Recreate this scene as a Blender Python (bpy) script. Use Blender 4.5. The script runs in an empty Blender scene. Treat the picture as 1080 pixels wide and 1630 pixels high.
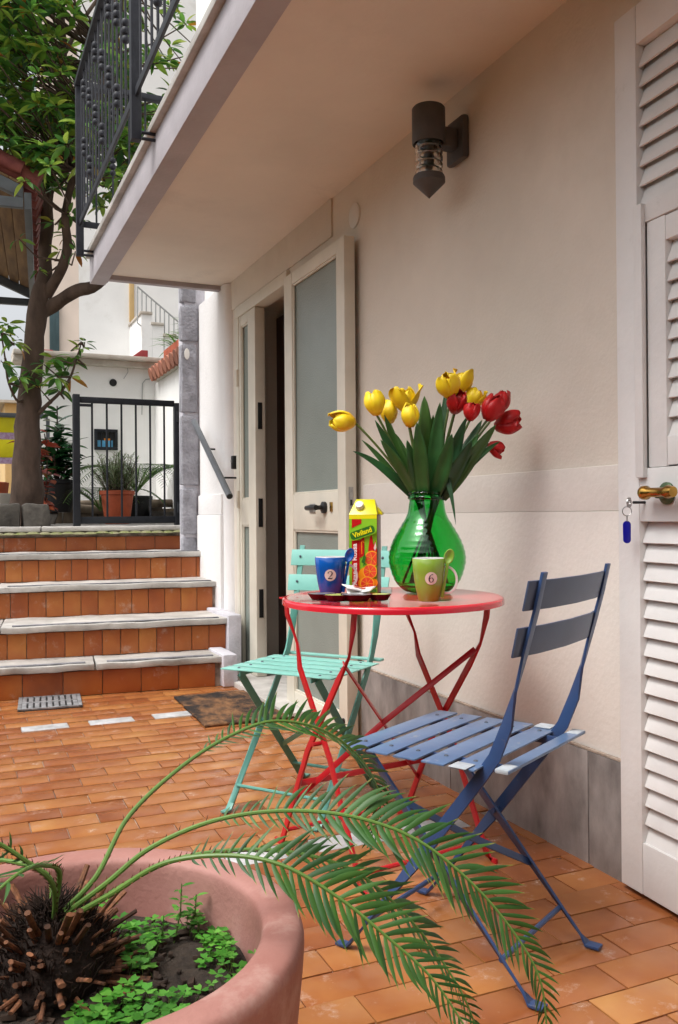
import bpy, bmesh, math, random
from mathutils import Vector, Matrix, Quaternion
from mathutils.noise import noise as pnoise

R = random.Random(7)
scene = bpy.context.scene
COL = scene.collection
rad = math.radians

# ------------------------------------------------------------------ camera
F_PX, CX, CY = 1400.0, 540.0, 815.0            # focal length and centre in photo pixels (1080 wide)
EYE = Vector((0, 0, 0.933))
yaw, pitch, roll = math.atan(615 / F_PX), math.atan(5 / F_PX), 0.0075
FW0 = Vector((math.sin(yaw), math.cos(yaw), 0)); RT0 = Vector((math.cos(yaw), -math.sin(yaw), 0)); UP0 = Vector((0, 0, 1))
FW = FW0 * math.cos(pitch) + UP0 * math.sin(pitch); U1 = UP0 * math.cos(pitch) - FW0 * math.sin(pitch)
UP = U1 * math.cos(roll) + RT0 * math.sin(roll); RT = RT0 * math.cos(roll) - U1 * math.sin(roll)
cam = bpy.data.cameras.new('camera'); camo = bpy.data.objects.new('camera', cam); COL.objects.link(camo)
cam.sensor_fit = 'HORIZONTAL'; cam.sensor_width = 15.7; cam.lens = 15.7 * F_PX / 1080
cam.clip_start = 0.05; cam.clip_end = 3000
camo.matrix_world = Matrix(((RT.x, UP.x, -FW.x, EYE.x), (RT.y, UP.y, -FW.y, EYE.y), (RT.z, UP.z, -FW.z, EYE.z), (0, 0, 0, 1)))
scene.camera = camo

# ------------------------------------------------------------------ sky, sun, exposure
SUN_DIR = Vector((-0.80, -0.16, 0)).normalized() * math.cos(rad(61)) + UP0 * math.sin(rad(61))
world = bpy.data.worlds.new('World'); scene.world = world; world.use_nodes = True
wn = world.node_tree; sky = wn.nodes.new('ShaderNodeTexSky'); sky.sky_type = 'NISHITA'; sky.sun_disc = False
sky.sun_elevation = rad(61); sky.sun_rotation = math.atan2(SUN_DIR.x, SUN_DIR.y)
sky.air_density = 1.0; sky.dust_density = 6.0; sky.ozone_density = 0.6
bg = wn.nodes['Background']; bg.inputs[1].default_value = 0.15
hs = wn.nodes.new('ShaderNodeHueSaturation'); hs.inputs['Saturation'].default_value = .18      # milky overcast
wn.links.new(sky.outputs[0], hs.inputs['Color']); wn.links.new(hs.outputs[0], bg.inputs[0])
sl = bpy.data.lights.new('sun', 'SUN'); sl.energy = 1.0; sl.angle = rad(20); sl.color = (1, .96, .9)
slo = bpy.data.objects.new('sun', sl); COL.objects.link(slo)
slo.rotation_euler = SUN_DIR.to_track_quat('Z', 'Y').to_euler(); slo.location = (-5, -5, 12)
vs = scene.view_settings; vs.view_transform = 'Standard'; vs.look = 'None'; vs.gamma = 1; vs.use_curve_mapping = False
vs.exposure = 0.72
scene.cycles.use_denoising = True
scene.cycles.max_bounces = 10; scene.cycles.diffuse_bounces = 5; scene.cycles.transmission_bounces = 10
scene.cycles.caustics_reflective = False; scene.cycles.caustics_refractive = False

# ------------------------------------------------------------------ helpers
def ray(px, py): return FW + RT * ((px - CX) / F_PX) - UP * ((py - CY) / F_PX)
def atZ(px, py, Z): return EYE + ray(px, py) * Z
def atY(px, py, Y): v = ray(px, py); return EYE + v * (Y / v.y)
def atX(px, py, X): v = ray(px, py); return EYE + v * (X / v.x)
def atH(px, py, z): v = ray(px, py); return EYE + v * ((z - EYE.z) / v.z)

def s2l(c): return tuple(((x / 12.92) if x <= .04045 else ((x + .055) / 1.055) ** 2.4) for x in c)

def mat(name, col, rough=.5, metal=0., var=.12, scale=6., col2=None, bump=0., bscale=60., spec=.5, coat=0., trans=0., ior=1.45,
        per_obj=0., detail=4., sheen=0., stretch=None, sub=0., wear=None):
    """Procedural surface: base colour broken up by noise, optional second colour, per-object shift and fine relief."""
    m = bpy.data.materials.new(name); m.use_nodes = True
    nt = m.node_tree; N = nt.nodes; L = nt.links; b = N['Principled BSDF']
    tc = N.new('ShaderNodeTexCoord'); oi = N.new('ShaderNodeObjectInfo')
    mul = N.new('ShaderNodeMath'); mul.operation = 'MULTIPLY'; mul.inputs[1].default_value = 37.; L.new(oi.outputs['Random'], mul.inputs[0])
    src = tc.outputs['Object']
    if stretch:
        mp = N.new('ShaderNodeMapping'); mp.inputs['Scale'].default_value = stretch; L.new(src, mp.inputs[0]); src = mp.outputs[0]
    n = N.new('ShaderNodeTexNoise'); n.noise_dimensions = '4D'; n.inputs['Scale'].default_value = scale; n.inputs['Detail'].default_value = detail
    n.inputs['Roughness'].default_value = .6
    L.new(src, n.inputs['Vector']); L.new(mul.outputs[0], n.inputs['W'])
    rp = N.new('ShaderNodeValToRGB'); c2 = col2 or tuple(max(0, c * (1 - 2 * var)) for c in col); c1 = col if col2 else tuple(min(1, c * (1 + var)) for c in col)
    rp.color_ramp.elements[0].position = .32; rp.color_ramp.elements[1].position = .68
    rp.color_ramp.elements[0].color = (*c2, 1); rp.color_ramp.elements[1].color = (*c1, 1)
    L.new(n.outputs['Fac'], rp.inputs[0]); out = rp.outputs[0]
    if per_obj:
        hv = N.new('ShaderNodeHueSaturation'); mr = N.new('ShaderNodeMapRange'); mr.inputs[3].default_value = 1 - per_obj; mr.inputs[4].default_value = 1 + per_obj
        L.new(oi.outputs['Random'], mr.inputs[0]); L.new(mr.outputs[0], hv.inputs['Value']); L.new(out, hv.inputs['Color']); out = hv.outputs[0]
    if wear:                                   # stains, chips or dust: (colour, scale, low, high)
        nw = N.new('ShaderNodeTexNoise'); nw.noise_dimensions = '4D'; nw.inputs['Scale'].default_value = wear[1]; nw.inputs['Detail'].default_value = 8; nw.inputs['Roughness'].default_value = .68
        L.new(tc.outputs['Object'], nw.inputs['Vector']); L.new(mul.outputs[0], nw.inputs['W'])
        rw_ = N.new('ShaderNodeValToRGB'); rw_.color_ramp.elements[0].position = wear[2]; rw_.color_ramp.elements[1].position = wear[3]; L.new(nw.outputs['Fac'], rw_.inputs[0])
        mw = N.new('ShaderNodeMix'); mw.data_type = 'RGBA'; mw.inputs[7].default_value = (*wear[0], 1); L.new(out, mw.inputs[6]); L.new(rw_.outputs[0], mw.inputs[0]); out = mw.outputs[2]
    L.new(out, b.inputs['Base Color'])
    b.inputs['Roughness'].default_value = rough; b.inputs['Metallic'].default_value = metal
    b.inputs['Specular IOR Level'].default_value = spec; b.inputs['Coat Weight'].default_value = coat
    b.inputs['Transmission Weight'].default_value = trans; b.inputs['IOR'].default_value = ior
    if sub: b.inputs['Subsurface Weight'].default_value = sub; b.inputs['Subsurface Radius'].default_value = (.01, .01, .005)
    if bump:
        n2 = N.new('ShaderNodeTexNoise'); n2.inputs['Scale'].default_value = bscale; n2.inputs['Detail'].default_value = 5
        bp = N.new('ShaderNodeBump'); bp.inputs['Strength'].default_value = bump; bp.inputs['Distance'].default_value = .01
        L.new(src, n2.inputs['Vector']); L.new(n2.outputs['Fac'], bp.inputs['Height']); L.new(bp.outputs[0], b.inputs['Normal'])
    return m

def tile_mat(name, cols, rough):
    """Glazed clay tiles: every tile its own tone, flamed towards its ends."""
    m = bpy.data.materials.new(name); m.use_nodes = True
    nt = m.node_tree; N = nt.nodes; L = nt.links; b = N['Principled BSDF']
    oi = N.new('ShaderNodeObjectInfo'); ge = N.new('ShaderNodeNewGeometry'); tc = N.new('ShaderNodeTexCoord')
    ad = N.new('ShaderNodeMath'); ad.operation = 'ADD'; L.new(oi.outputs['Random'], ad.inputs[0]); L.new(ge.outputs['Random Per Island'], ad.inputs[1])
    fr = N.new('ShaderNodeMath'); fr.operation = 'FRACT'; L.new(ad.outputs[0], fr.inputs[0])
    n = N.new('ShaderNodeTexNoise'); n.noise_dimensions = '4D'; n.inputs['Scale'].default_value = 7; n.inputs['Detail'].default_value = 3
    mu = N.new('ShaderNodeMath'); mu.operation = 'MULTIPLY'; mu.inputs[1].default_value = 60; L.new(fr.outputs[0], mu.inputs[0]); L.new(mu.outputs[0], n.inputs['W'])
    L.new(tc.outputs['Object'], n.inputs['Vector'])
    mx = N.new('ShaderNodeMath'); mx.operation = 'MULTIPLY_ADD'; mx.inputs[1].default_value = .9; L.new(n.outputs['Fac'], mx.inputs[0])
    sb = N.new('ShaderNodeMath'); sb.operation = 'MULTIPLY_ADD'; sb.inputs[1].default_value = .42; sb.inputs[2].default_value = -.16; L.new(fr.outputs[0], sb.inputs[0]); L.new(sb.outputs[0], mx.inputs[2])
    rp = N.new('ShaderNodeValToRGB'); e = rp.color_ramp.elements
    e[0].position = .0; e[0].color = (*cols[0], 1); e[1].position = 1; e[1].color = (*cols[-1], 1)
    for i, c in enumerate(cols[1:-1]): x = e.new((i + 1) / (len(cols) - 1)); x.color = (*c, 1)
    L.new(mx.outputs[0], rp.inputs[0])
    # worn, chalky spots
    n3 = N.new('ShaderNodeTexNoise'); n3.inputs['Scale'].default_value = 9; n3.inputs['Detail'].default_value = 9; n3.inputs['Roughness'].default_value = .75
    L.new(ge.outputs['Position'], n3.inputs['Vector'])
    r3 = N.new('ShaderNodeValToRGB'); r3.color_ramp.elements[0].position = .57; r3.color_ramp.elements[1].position = .82; L.new(n3.outputs['Fac'], r3.inputs[0])
    mm = N.new('ShaderNodeMix'); mm.data_type = 'RGBA'; mm.inputs[7].default_value = (.55, .42, .34, 1); L.new(rp.outputs[0], mm.inputs[6]); L.new(r3.outputs[0], mm.inputs[0])
    L.new(mm.outputs[2], b.inputs['Base Color'])
    rr = N.new('ShaderNodeMapRange'); rr.inputs[3].default_value = rough - .1; rr.inputs[4].default_value = rough + .18; L.new(n3.outputs['Fac'], rr.inputs[0]); L.new(rr.outputs[0], b.inputs['Roughness'])
    bp = N.new('ShaderNodeBump'); bp.inputs['Strength'].default_value = .12; bp.inputs['Distance'].default_value = .01
    n4 = N.new('ShaderNodeTexNoise'); n4.inputs['Scale'].default_value = 22; L.new(ge.outputs['Position'], n4.inputs['Vector']); L.new(n4.outputs['Fac'], bp.inputs['Height']); L.new(bp.outputs[0], b.inputs['Normal'])
    return m

def leaf_mat(name, cols, rough=.35, transl=.25):
    m = bpy.data.materials.new(name); m.use_nodes = True
    nt = m.node_tree; N = nt.nodes; L = nt.links; b = N['Principled BSDF']
    oi = N.new('ShaderNodeObjectInfo'); ge = N.new('ShaderNodeNewGeometry')
    ad = N.new('ShaderNodeMath'); ad.operation = 'ADD'; L.new(oi.outputs['Random'], ad.inputs[0]); L.new(ge.outputs['Random Per Island'], ad.inputs[1])
    fr = N.new('ShaderNodeMath'); fr.operation = 'FRACT'; L.new(ad.outputs[0], fr.inputs[0])
    rp = N.new('ShaderNodeValToRGB'); e = rp.color_ramp.elements
    e[0].position = 0; e[0].color = (*cols[0][1], 1); e[1].position = 1; e[1].color = (*cols[-1][1], 1)
    for p, c in cols[1:-1]: x = e.new(p); x.color = (*c, 1)
    L.new(fr.outputs[0], rp.inputs[0])
    n = N.new('ShaderNodeTexNoise'); n.inputs['Scale'].default_value = 14; n.inputs['Detail'].default_value = 3; L.new(ge.outputs['Position'], n.inputs['Vector'])
    hv = N.new('ShaderNodeHueSaturation'); mr = N.new('ShaderNodeMapRange'); mr.inputs[1].default_value = .3; mr.inputs[2].default_value = .7; mr.inputs[3].default_value = .75; mr.inputs[4].default_value = 1.25
    L.new(n.outputs['Fac'], mr.inputs[0]); L.new(mr.outputs[0], hv.inputs['Value']); L.new(rp.outputs[0], hv.inputs['Color'])
    L.new(hv.outputs[0], b.inputs['Base Color']); b.inputs['Roughness'].default_value = rough
    if transl:
        tr = N.new('ShaderNodeBsdfTranslucent'); L.new(hv.outputs[0], tr.inputs[0]); mx = N.new('ShaderNodeMixShader'); mx.inputs[0].default_value = transl
        L.new(b.outputs[0], mx.inputs[1]); L.new(tr.outputs[0], mx.inputs[2]); L.new(mx.outputs[0], N['Material Output'].inputs[0])
    return m

class G:
    """Collects geometry, then becomes one mesh."""
    def __init__(s): s.v = []; s.f = []
    def add(s, vs, fs): n = len(s.v); s.v += [tuple(v) for v in vs]; s.f += [tuple(i + n for i in f) for f in fs]; return s
    def box(s, a, b, M=None):
        x0, y0, z0 = a; x1, y1, z1 = b
        vs = [Vector(p) for p in ((x0, y0, z0), (x1, y0, z0), (x1, y1, z0), (x0, y1, z0), (x0, y0, z1), (x1, y0, z1), (x1, y1, z1), (x0, y1, z1))]
        if M: vs = [M @ v for v in vs]
        return s.add(vs, ((0, 3, 2, 1), (4, 5, 6, 7), (0, 1, 5, 4), (1, 2, 6, 5), (2, 3, 7, 6), (3, 0, 4, 7)))
    def tube(s, pts, r, n=8, cap=True):
        pts = [Vector(p) for p in pts]; rs = r if isinstance(r, (list, tuple)) else [r] * len(pts)
        rings = []; up = None
        for i, p in enumerate(pts):
            t = (pts[min(i + 1, len(pts) - 1)] - pts[max(i - 1, 0)]).normalized()
            if up is None: up = t.orthogonal().normalized()
            up = (up - t * up.dot(t)); up = up.normalized() if up.length > 1e-6 else t.orthogonal().normalized()
            w = t.cross(up); rings.append([p + (up * math.cos(2 * math.pi * k / n) + w * math.sin(2 * math.pi * k / n)) * rs[i] for k in range(n)])
        vs = [v for rg in rings for v in rg]; fs = []
        for i in range(len(pts) - 1):
            for k in range(n): a = i * n + k; b2 = i * n + (k + 1) % n; fs.append((a, b2, b2 + n, a + n))
        if cap: fs.append(tuple(range(n))[::-1]); fs.append(tuple(range((len(pts) - 1) * n, len(pts) * n)))
        return s.add(vs, fs)
    def bar(s, pts, w, t, side):
        """Flat bar: width w along side, thickness t; side one vector or one per point."""
        pts = [Vector(p) for p in pts]; sides = side if isinstance(side, list) else [side] * len(pts)
        ws = w if isinstance(w, (list, tuple)) else [w] * len(pts)
        vs = []; fs = []
        for i, p in enumerate(pts):
            tg = (pts[min(i + 1, len(pts) - 1)] - pts[max(i - 1, 0)]).normalized(); sd = Vector(sides[i]); sd = (sd - tg * sd.dot(tg)).normalized(); nn = tg.cross(sd)
            a = sd * ws[i] / 2; c = nn * t / 2
            vs += [p - a - c, p + a - c, p + a + c, p - a + c]
        for i in range(len(pts) - 1):
            for k in range(4): a = i * 4 + k; b2 = i * 4 + (k + 1) % 4; fs.append((a, b2, b2 + 4, a + 4))
        n = len(pts) * 4; fs += [(3, 2, 1, 0), (n - 4, n - 3, n - 2, n - 1)]
        return s.add(vs, fs)
    def lathe(s, prof, n=40, c=(0, 0, 0), close=False):
        c = Vector(c); vs = []; fs = []
        for r, z in prof:
            for k in range(n): a = 2 * math.pi * k / n; vs.append(c + Vector((r * math.cos(a), r * math.sin(a), z)))
        m = len(prof)
        for i in range(m if close else m - 1):
            for k in range(n): a = i * n + k; b2 = i * n + (k + 1) % n; j = ((i + 1) % m) * n; fs.append((a, b2, j + (k + 1) % n, j + k))
        return s.add(vs, fs)
    def prism(s, poly, d):
        """Extrude a planar polygon (3-D points) along vector d."""
        d = Vector(d); n = len(poly); vs = [Vector(p) for p in poly]; vs += [p + d for p in vs]
        return s.add(vs, [tuple(range(n))[::-1], tuple(range(n, 2 * n))] + [(i, (i + 1) % n, (i + 1) % n + n, i + n) for i in range(n)])
    def mesh(s, name, m, bevel=0., smooth=40, recalc=True):
        me = bpy.data.meshes.new(name); me.from_pydata(s.v, [], s.f)
        bm = bmesh.new(); bm.from_mesh(me)
        if recalc: bmesh.ops.recalc_face_normals(bm, faces=bm.faces)
        if bevel:
            ed = [e for e in bm.edges if len(e.link_faces) == 2 and e.calc_face_angle(0) > .6]
            bmesh.ops.bevel(bm, geom=ed, offset=bevel, segments=2, profile=.6, affect='EDGES', clamp_overlap=True)
        bm.to_mesh(me); bm.free()
        if m: me.materials.append(m)
        if smooth:
            me.shade_smooth(); me.set_sharp_from_angle(angle=rad(smooth))
        return me

def wm(o):
    return (wm(o.parent) if o.parent else Matrix()) @ o.matrix_parent_inverse @ o.matrix_basis
def tag(o, label=None, cat=None, group=None, kind=None):
    for k, v in (('label', label), ('category', cat), ('group', group), ('kind', kind)):
        if v: o[k] = v
    return o
def put(name, me, parent=None, M=None, local=False):
    """Link a mesh; geometry in world space unless local (then in the parent's space)."""
    o = bpy.data.objects.new(name, me); COL.objects.link(o)
    if parent:
        o.parent = parent
        if not local: o.matrix_parent_inverse = wm(parent).inverted()
    if M is not None: o.matrix_basis = M
    return o
def thing(name, loc, label, cat, group=None, rz=0, kind=None):
    o = bpy.data.objects.new(name, None); COL.objects.link(o); o.empty_display_size = .05
    o.location = loc; o.rotation_euler = (0, 0, rz)
    return tag(o, label, cat, group, kind)
def P(name, g, m, parent, bevel=0., smooth=40, local=False): return put(name, g.mesh(name, m, bevel, smooth), parent, local=local)
def B(name, a, b, m, parent, bevel=.002, local=False): return P(name, G().box(a, b), m, parent, bevel, 40, local)
def noisy(me, amp, sc, seed=0):
    for v in me.vertices:
        q = v.co * sc + Vector((seed, seed * 1.7, 0)); v.co += Vector((pnoise(q), pnoise(q + Vector((9, 3, 1))), pnoise(q + Vector((1, 7, 5))))) * amp
    return me

# ------------------------------------------------------------------ materials
M_wall = mat('cream_plaster', (.69, .632, .555), .85, var=.05, scale=1.7, bump=.18, bscale=90, detail=7, wear=((.60, .54, .465), 1.6, .52, .78))
M_dado = mat('rough_cream_plaster', (.69, .645, .595), .85, var=.04, scale=3, bump=.16, bscale=70, detail=7, wear=((.60, .555, .52), 2.2, .52, .74))
M_soffit = mat('soffit_paint', (.74, .68, .60), .9, var=.05, scale=1.6, bump=.12, bscale=50, detail=6, wear=((.62, .565, .50), 2.4, .56, .76))
M_beam = mat('grey_trim_paint', (.40, .375, .40), .8, var=.06, scale=5, bump=.15, bscale=70, wear=((.30, .28, .29), 6, .58, .78))
M_white = mat('white_plaster', (.86, .855, .84), .85, var=.04, scale=1.5, bump=.2, bscale=60, detail=7, wear=((.60, .57, .52), 1.2, .58, .82))
M_pier = mat('pier_plaster', (.80, .79, .79), .85, var=.04, scale=2, bump=.3, bscale=60, detail=7, wear=((.62, .60, .60), 2.5, .55, .78))
M_quoin = mat('lava_grey_plaster', (.31, .31, .345), .9, var=.16, scale=14, bump=1.0, bscale=55)
M_quoin_s = mat('grey_band_paint', (.56, .55, .60), .85, var=.08, scale=14, bump=.5, bscale=60)
M_skirt = mat('grey_marble', (.33, .30, .285), .45, col2=(.12, .108, .104), scale=7, bump=.05, detail=10, per_obj=.1, stretch=(1, 1.6, .8))
M_tread = mat('worn_white_marble', (.56, .54, .51), .55, col2=(.30, .285, .265), scale=6, bump=.35, bscale=35, detail=10, per_obj=.07, wear=((.17, .155, .135), 14, .60, .74))
M_strip = mat('grip_strip', (.20, .20, .22), .9, var=.2, scale=40)
M_grout = mat('grout', (.36, .29, .235), .9, var=.3, scale=20, bump=.3)
M_tile = tile_mat('glazed_cotto', [s2l((.42, .22, .14)), s2l((.56, .33, .19)), s2l((.64, .42, .24)), s2l((.73, .54, .32))], .19)
M_riser = tile_mat('riser_cotto', [s2l((.46, .21, .11)), s2l((.62, .32, .15)), s2l((.68, .39, .18)), s2l((.76, .50, .25))], .4)
M_wtile = mat('white_marble_tile', (.48, .48, .49), .45, var=.2, scale=20, detail=6)
M_moss = mat('moss', (.16, .19, .05), .95, col2=(.25, .22, .15), scale=30, bump=.8, bscale=90)
M_frame = mat('cream_enamel', (.68, .645, .55), .45, var=.05, scale=6, bump=.04, bscale=40)
M_shut = mat('shutter_paint', (.73, .72, .71), .45, var=.04, scale=5, bump=.12, bscale=50, detail=8, wear=((.60, .58, .56), 12, .62, .74))
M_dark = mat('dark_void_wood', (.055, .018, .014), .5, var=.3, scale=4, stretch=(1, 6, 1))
M_black = mat('black_plastic', (.012, .012, .013), .35, var=.1)
M_steel = mat('steel', (.45, .45, .44), .35, metal=.9, var=.15, scale=30)
M_brass = mat('tarnished_brass', (.55, .33, .08), .25, metal=1., col2=(.30, .16, .04), scale=18)
M_grille = mat('brass_green', (.10, .15, .08), .5, metal=.6, var=.3, scale=30)
M_iron = mat('grey_iron_paint', (.026, .028, .036), .5, spec=.25, var=.15, scale=20, bump=.1, bscale=120)
M_gate = mat('gate_iron_paint', (.020, .022, .027), .5, spec=.25, var=.15, scale=20, bump=.1, bscale=120)
M_pipe = mat('pipe_grey_paint', (.12, .13, .145), .4, var=.1, scale=12)
M_lampm = mat('lamp_anthracite', (.085, .082, .082), .55, var=.08, scale=20, bump=.05, bscale=200)
M_clear = mat('clear_glass', (.97, .97, .96), .03, trans=1., var=0., ior=1.45)
M_frost = mat('frosted_pane', (.24, .28, .255), .13, var=.05, scale=3, bump=.25, bscale=140)
M_plast = mat('white_plastic', (.72, .70, .66), .4, var=.02)
M_mat_ = mat('doormat_fibre', (.27, .13, .055), .95, col2=(.022, .014, .012), scale=16, stretch=(1.6, .7, 1), wear=((.02, .014, .012), 9, .46, .56), bump=1., bscale=120, detail=8)
M_red = mat('red_enamel', (.62, .018, .035), .16, var=.05, scale=4, coat=.5, bump=.02, bscale=20, wear=((.52, .03, .04), 9, .58, .74))
M_redleg = mat('red_leg_enamel', (.47, .012, .018), .3, var=.1, scale=10, wear=((.20, .012, .012), 30, .62, .74))
M_bluek = mat('slate_back_enamel', (.05, .076, .145), .38, col2=(.04, .06, .115), scale=9)
M_blue = mat('blue_enamel', (.105, .175, .31), .30, col2=(.085, .145, .26), scale=9, bump=.03, bscale=60, wear=((.24, .27, .31), 38, .60, .68))
M_blued = mat('blue_frame_enamel', (.030, .064, .165), .34, col2=(.024, .05, .13), scale=12, wear=((.11, .10, .11), 34, .60, .70))
M_teal = mat('turquoise_enamel', (.24, .56, .50), .38, col2=(.20, .49, .43), scale=8)
M_teald = mat('turquoise_frame_enamel', (.10, .30, .255), .38, col2=(.12, .34, .29), scale=10, wear=((.08, .20, .17), 26, .6, .74))
M_worn = mat('worn_primer', (.40, .44, .48), .5, var=.1, scale=40)
M_glass = mat('green_glass', (.11, .70, .21), .02, trans=1., var=0., ior=1.42)
M_mugb = mat('blue_glaze', (.006, .085, .38), .12, var=.03, coat=.3)
M_mugg = mat('green_glaze', (.22, .36, .045), .14, var=.03, coat=.3)
M_mugw = mat('white_glaze', (.74, .73, .72), .12, var=.02, coat=.3)
M_badge = mat('badge', (.72, .62, .55), .3, var=.03)
M_ink = mat('ink', (.035, .012, .03), .4, var=.05)
M_terra = mat('pink_terracotta', (.42, .215, .185), .65, col2=(.30, .125, .10), scale=4.5, bump=.14, bscale=110, detail=12, wear=((.52, .36, .31), 7, .55, .78))
M_terra_o = mat('orange_terracotta', (.46, .09, .032), .6, var=.12, scale=8)
M_soil = mat('soil', (.018, .013, .01), .98, col2=(.05, .036, .026), scale=35, bump=1., bscale=60)
M_stub = mat('cut_frond_base', (.24, .095, .042), .8, col2=(.035, .016, .01), scale=28, per_obj=.6, stretch=(3, 3, 1), detail=6)
M_caudex = mat('caudex_fibre', (.010, .006, .004), .95, col2=(.022, .011, .007), scale=30, bump=1., bscale=70)
M_rachis = mat('frond_stalk', (.13, .23, .045), .45, col2=(.085, .17, .035), scale=9)
M_leaflet = leaf_mat('cycad_leaflet', [(0, (.013, .060, .009)), (.5, (.026, .095, .013)), (1, (.046, .128, .018))], .5, .15)
M_leaflet_tip = leaf_mat('cycad_leaflet_tipped', [(0, (.013, .060, .009)), (.5, (.026, .095, .013)), (1, (.046, .128, .018))], .5, .15)
def tip_(m):
    N = m.node_tree.nodes; L = m.node_tree.links; tc = N.new('ShaderNodeTexCoord'); sx = N.new('ShaderNodeSeparateXYZ'); L.new(tc.outputs['Object'], sx.inputs[0])
    mr = N.new('ShaderNodeMapRange'); mr.inputs[1].default_value = .84; mr.inputs[2].default_value = .95; L.new(sx.outputs[0], mr.inputs[0])
    b = N['Principled BSDF']; old = b.inputs['Base Color'].links[0].from_socket; mx = N.new('ShaderNodeMix'); mx.data_type = 'RGBA'; mx.inputs[7].default_value = (.30, .28, .05, 1)
    L.new(mr.outputs[0], mx.inputs[0]); L.new(old, mx.inputs[6]); L.new(mx.outputs[2], b.inputs['Base Color'])
tip_(M_leaflet_tip)
M_tipy = mat('dry_tip', (.45, .38, .08), .6)
M_clover = leaf_mat('clover', [(0, (.035, .17, .012)), (.6, (.07, .27, .025)), (1, (.14, .38, .05))], .5, .25)
M_tleaf = leaf_mat('tulip_leaf', [(0, (.015, .072, .022)), (.6, (.032, .12, .026)), (1, (.075, .17, .028))], .42, .12)
M_tstem = mat('tulip_stem', (.11, .17, .045), .5, var=.15)
def petal_mat(n, c, c2): return mat(n, c, .45, col2=c2, scale=22, stretch=(1, 1, .3), sub=.1, per_obj=.06)
M_py = petal_mat('yellow_petal', (.86, .68, .018), (.78, .52, .012)); M_pr = petal_mat('red_petal', (.54, .010, .012), (.36, .005, .007)); M_po = petal_mat('yellow_petal_orange', (.84, .64, .02), (.76, .34, .01))
M_tree = leaf_mat('tree_leaf', [(0, (.04, .12, .035)), (.25, (.08, .22, .04)), (.55, (.15, .33, .05)), (.82, (.27, .42, .06)), (.955, (.36, .44, .07)), (.975, (.42, .20, .025)), (1, (.34, .12, .02))], .35, .42)
M_bark = mat('bark', (.12, .078, .056), .9, col2=(.045, .028, .02), scale=10, bump=1., bscale=26, detail=9, stretch=(1, 1, .35))
M_stone = mat('tufa_stone', (.15, .135, .115), .95, col2=(.045, .04, .036), scale=8, bump=1., bscale=20, detail=9, per_obj=.2)
M_log = mat('old_timber', (.20, .155, .11), .9, col2=(.075, .055, .04), scale=8, bump=.8, bscale=20, per_obj=.2, stretch=(1, 1, .2))
M_peach = mat('peach_plaster', (.78, .66, .57), .85, var=.05, scale=1.5)
M_ochre = mat('ochre_paint', (.62, .43, .20), .8, var=.06, scale=3)
M_ledge = mat('weathered_ledge', (.58, .55, .49), .85, col2=(.40, .34, .28), scale=5, bump=.3, detail=8)
M_rtile = mat('roof_tile', (.42, .17, .10), .8, col2=(.26, .10, .07), scale=10, per_obj=.3)
M_rtile_r = mat('red_roof_tile', (.30, .09, .07), .75, col2=(.14, .03, .03), scale=10, per_obj=.25)
M_plank = mat('canopy_plank', (.20, .115, .045), .8, col2=(.075, .038, .018), scale=7, per_obj=.3, stretch=(1, .25, 4), detail=8)
M_cbeam = mat('canopy_steel', (.09, .10, .11), .5, var=.1)
M_yel = mat('banner_yellow', (.75, .66, .01), .5, var=.06)
M_lil = mat('banner_lilac', (.50, .40, .55), .6, col2=(.30, .14, .24), scale=30)
M_tinp = mat('blue_print', (.05, .28, .55), .4, col2=(.15, .42, .62), scale=18)
M_shutg = mat('dark_green_shutter', (.05, .09, .10), .5, var=.1)
M_redbox = mat('red_trough', (.34, .045, .05), .6, var=.1)
M_ground = mat('ground_earth', (.20, .17, .13), .95, var=.2, scale=2)
M_paving = mat('landing_paving', (.34, .32, .29), .85, col2=(.22, .20, .18), scale=6, bump=.4)
M_rail = mat('thin_rail', (.35, .36, .36), .5, var=.05)
M_rosem = leaf_mat('rosemary', [(0, (.12, .20, .07)), (.5, (.26, .34, .16)), (1, (.55, .60, .46))], .6, .2)
M_rubber = leaf_mat('rubber_leaf', [(0, (.02, .085, .035)), (.7, (.04, .15, .05)), (1, (.09, .22, .06))], .25, .1)
M_redl = leaf_mat('copper_leaf', [(0, (.20, .03, .02)), (.6, (.38, .06, .03)), (.85, (.45, .13, .05)), (1, (.16, .22, .03))], .5, .2)
M_cy = mat('carton_yellow', (.80, .74, .01), .3, var=.02); M_cr = mat('carton_red', (.55, .008, .012), .3, var=.05)
M_cg = mat('carton_green', (.16, .46, .02), .3, col2=(.30, .60, .03), scale=12); M_cgd = mat('carton_dark_green', (.03, .16, .02), .3, var=.2, scale=20)
M_co = mat('carton_orange', (.85, .33, .01), .3, col2=(.72, .16, .01), scale=18); M_cf = mat('blood_orange_flesh', (.72, .045, .025), .3, col2=(.80, .12, .05), scale=60)
M_cw = mat('carton_white', (.80, .78, .76), .3, var=.02); M_cp = mat('peel_rim', (.85, .42, .03), .3, var=.05)
M_cs = mat('carton_side', (.14, .11, .045), .35, col2=(.26, .05, .03), scale=14)
M_tray = mat('tray_brown_plastic', (.035, .008, .012), .22, var=.1); M_sach = mat('paper_sachet', (.78, .77, .77), .5, var=.04, scale=20); M_lid = mat('jam_lid', (.62, .58, .15), .3, col2=(.35, .5, .12), scale=40); M_foil = mat('foil_lid', (.50, .50, .56), .3, metal=.6, col2=(.25, .22, .26), scale=40)
M_fob = mat('blue_fob', (.008, .008, .30), .3, var=.1)
M_niche = mat('niche_dark', (.02, .02, .02), .7, var=.2)

# ================================================================== GROUND AND TERRACE
g = G(); g.box((-400, -400, -.32), (400, 400, -.30)); tag(P('ground', g, M_ground, None), 'bare earth ground around the house', 'ground', kind='structure')

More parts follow.
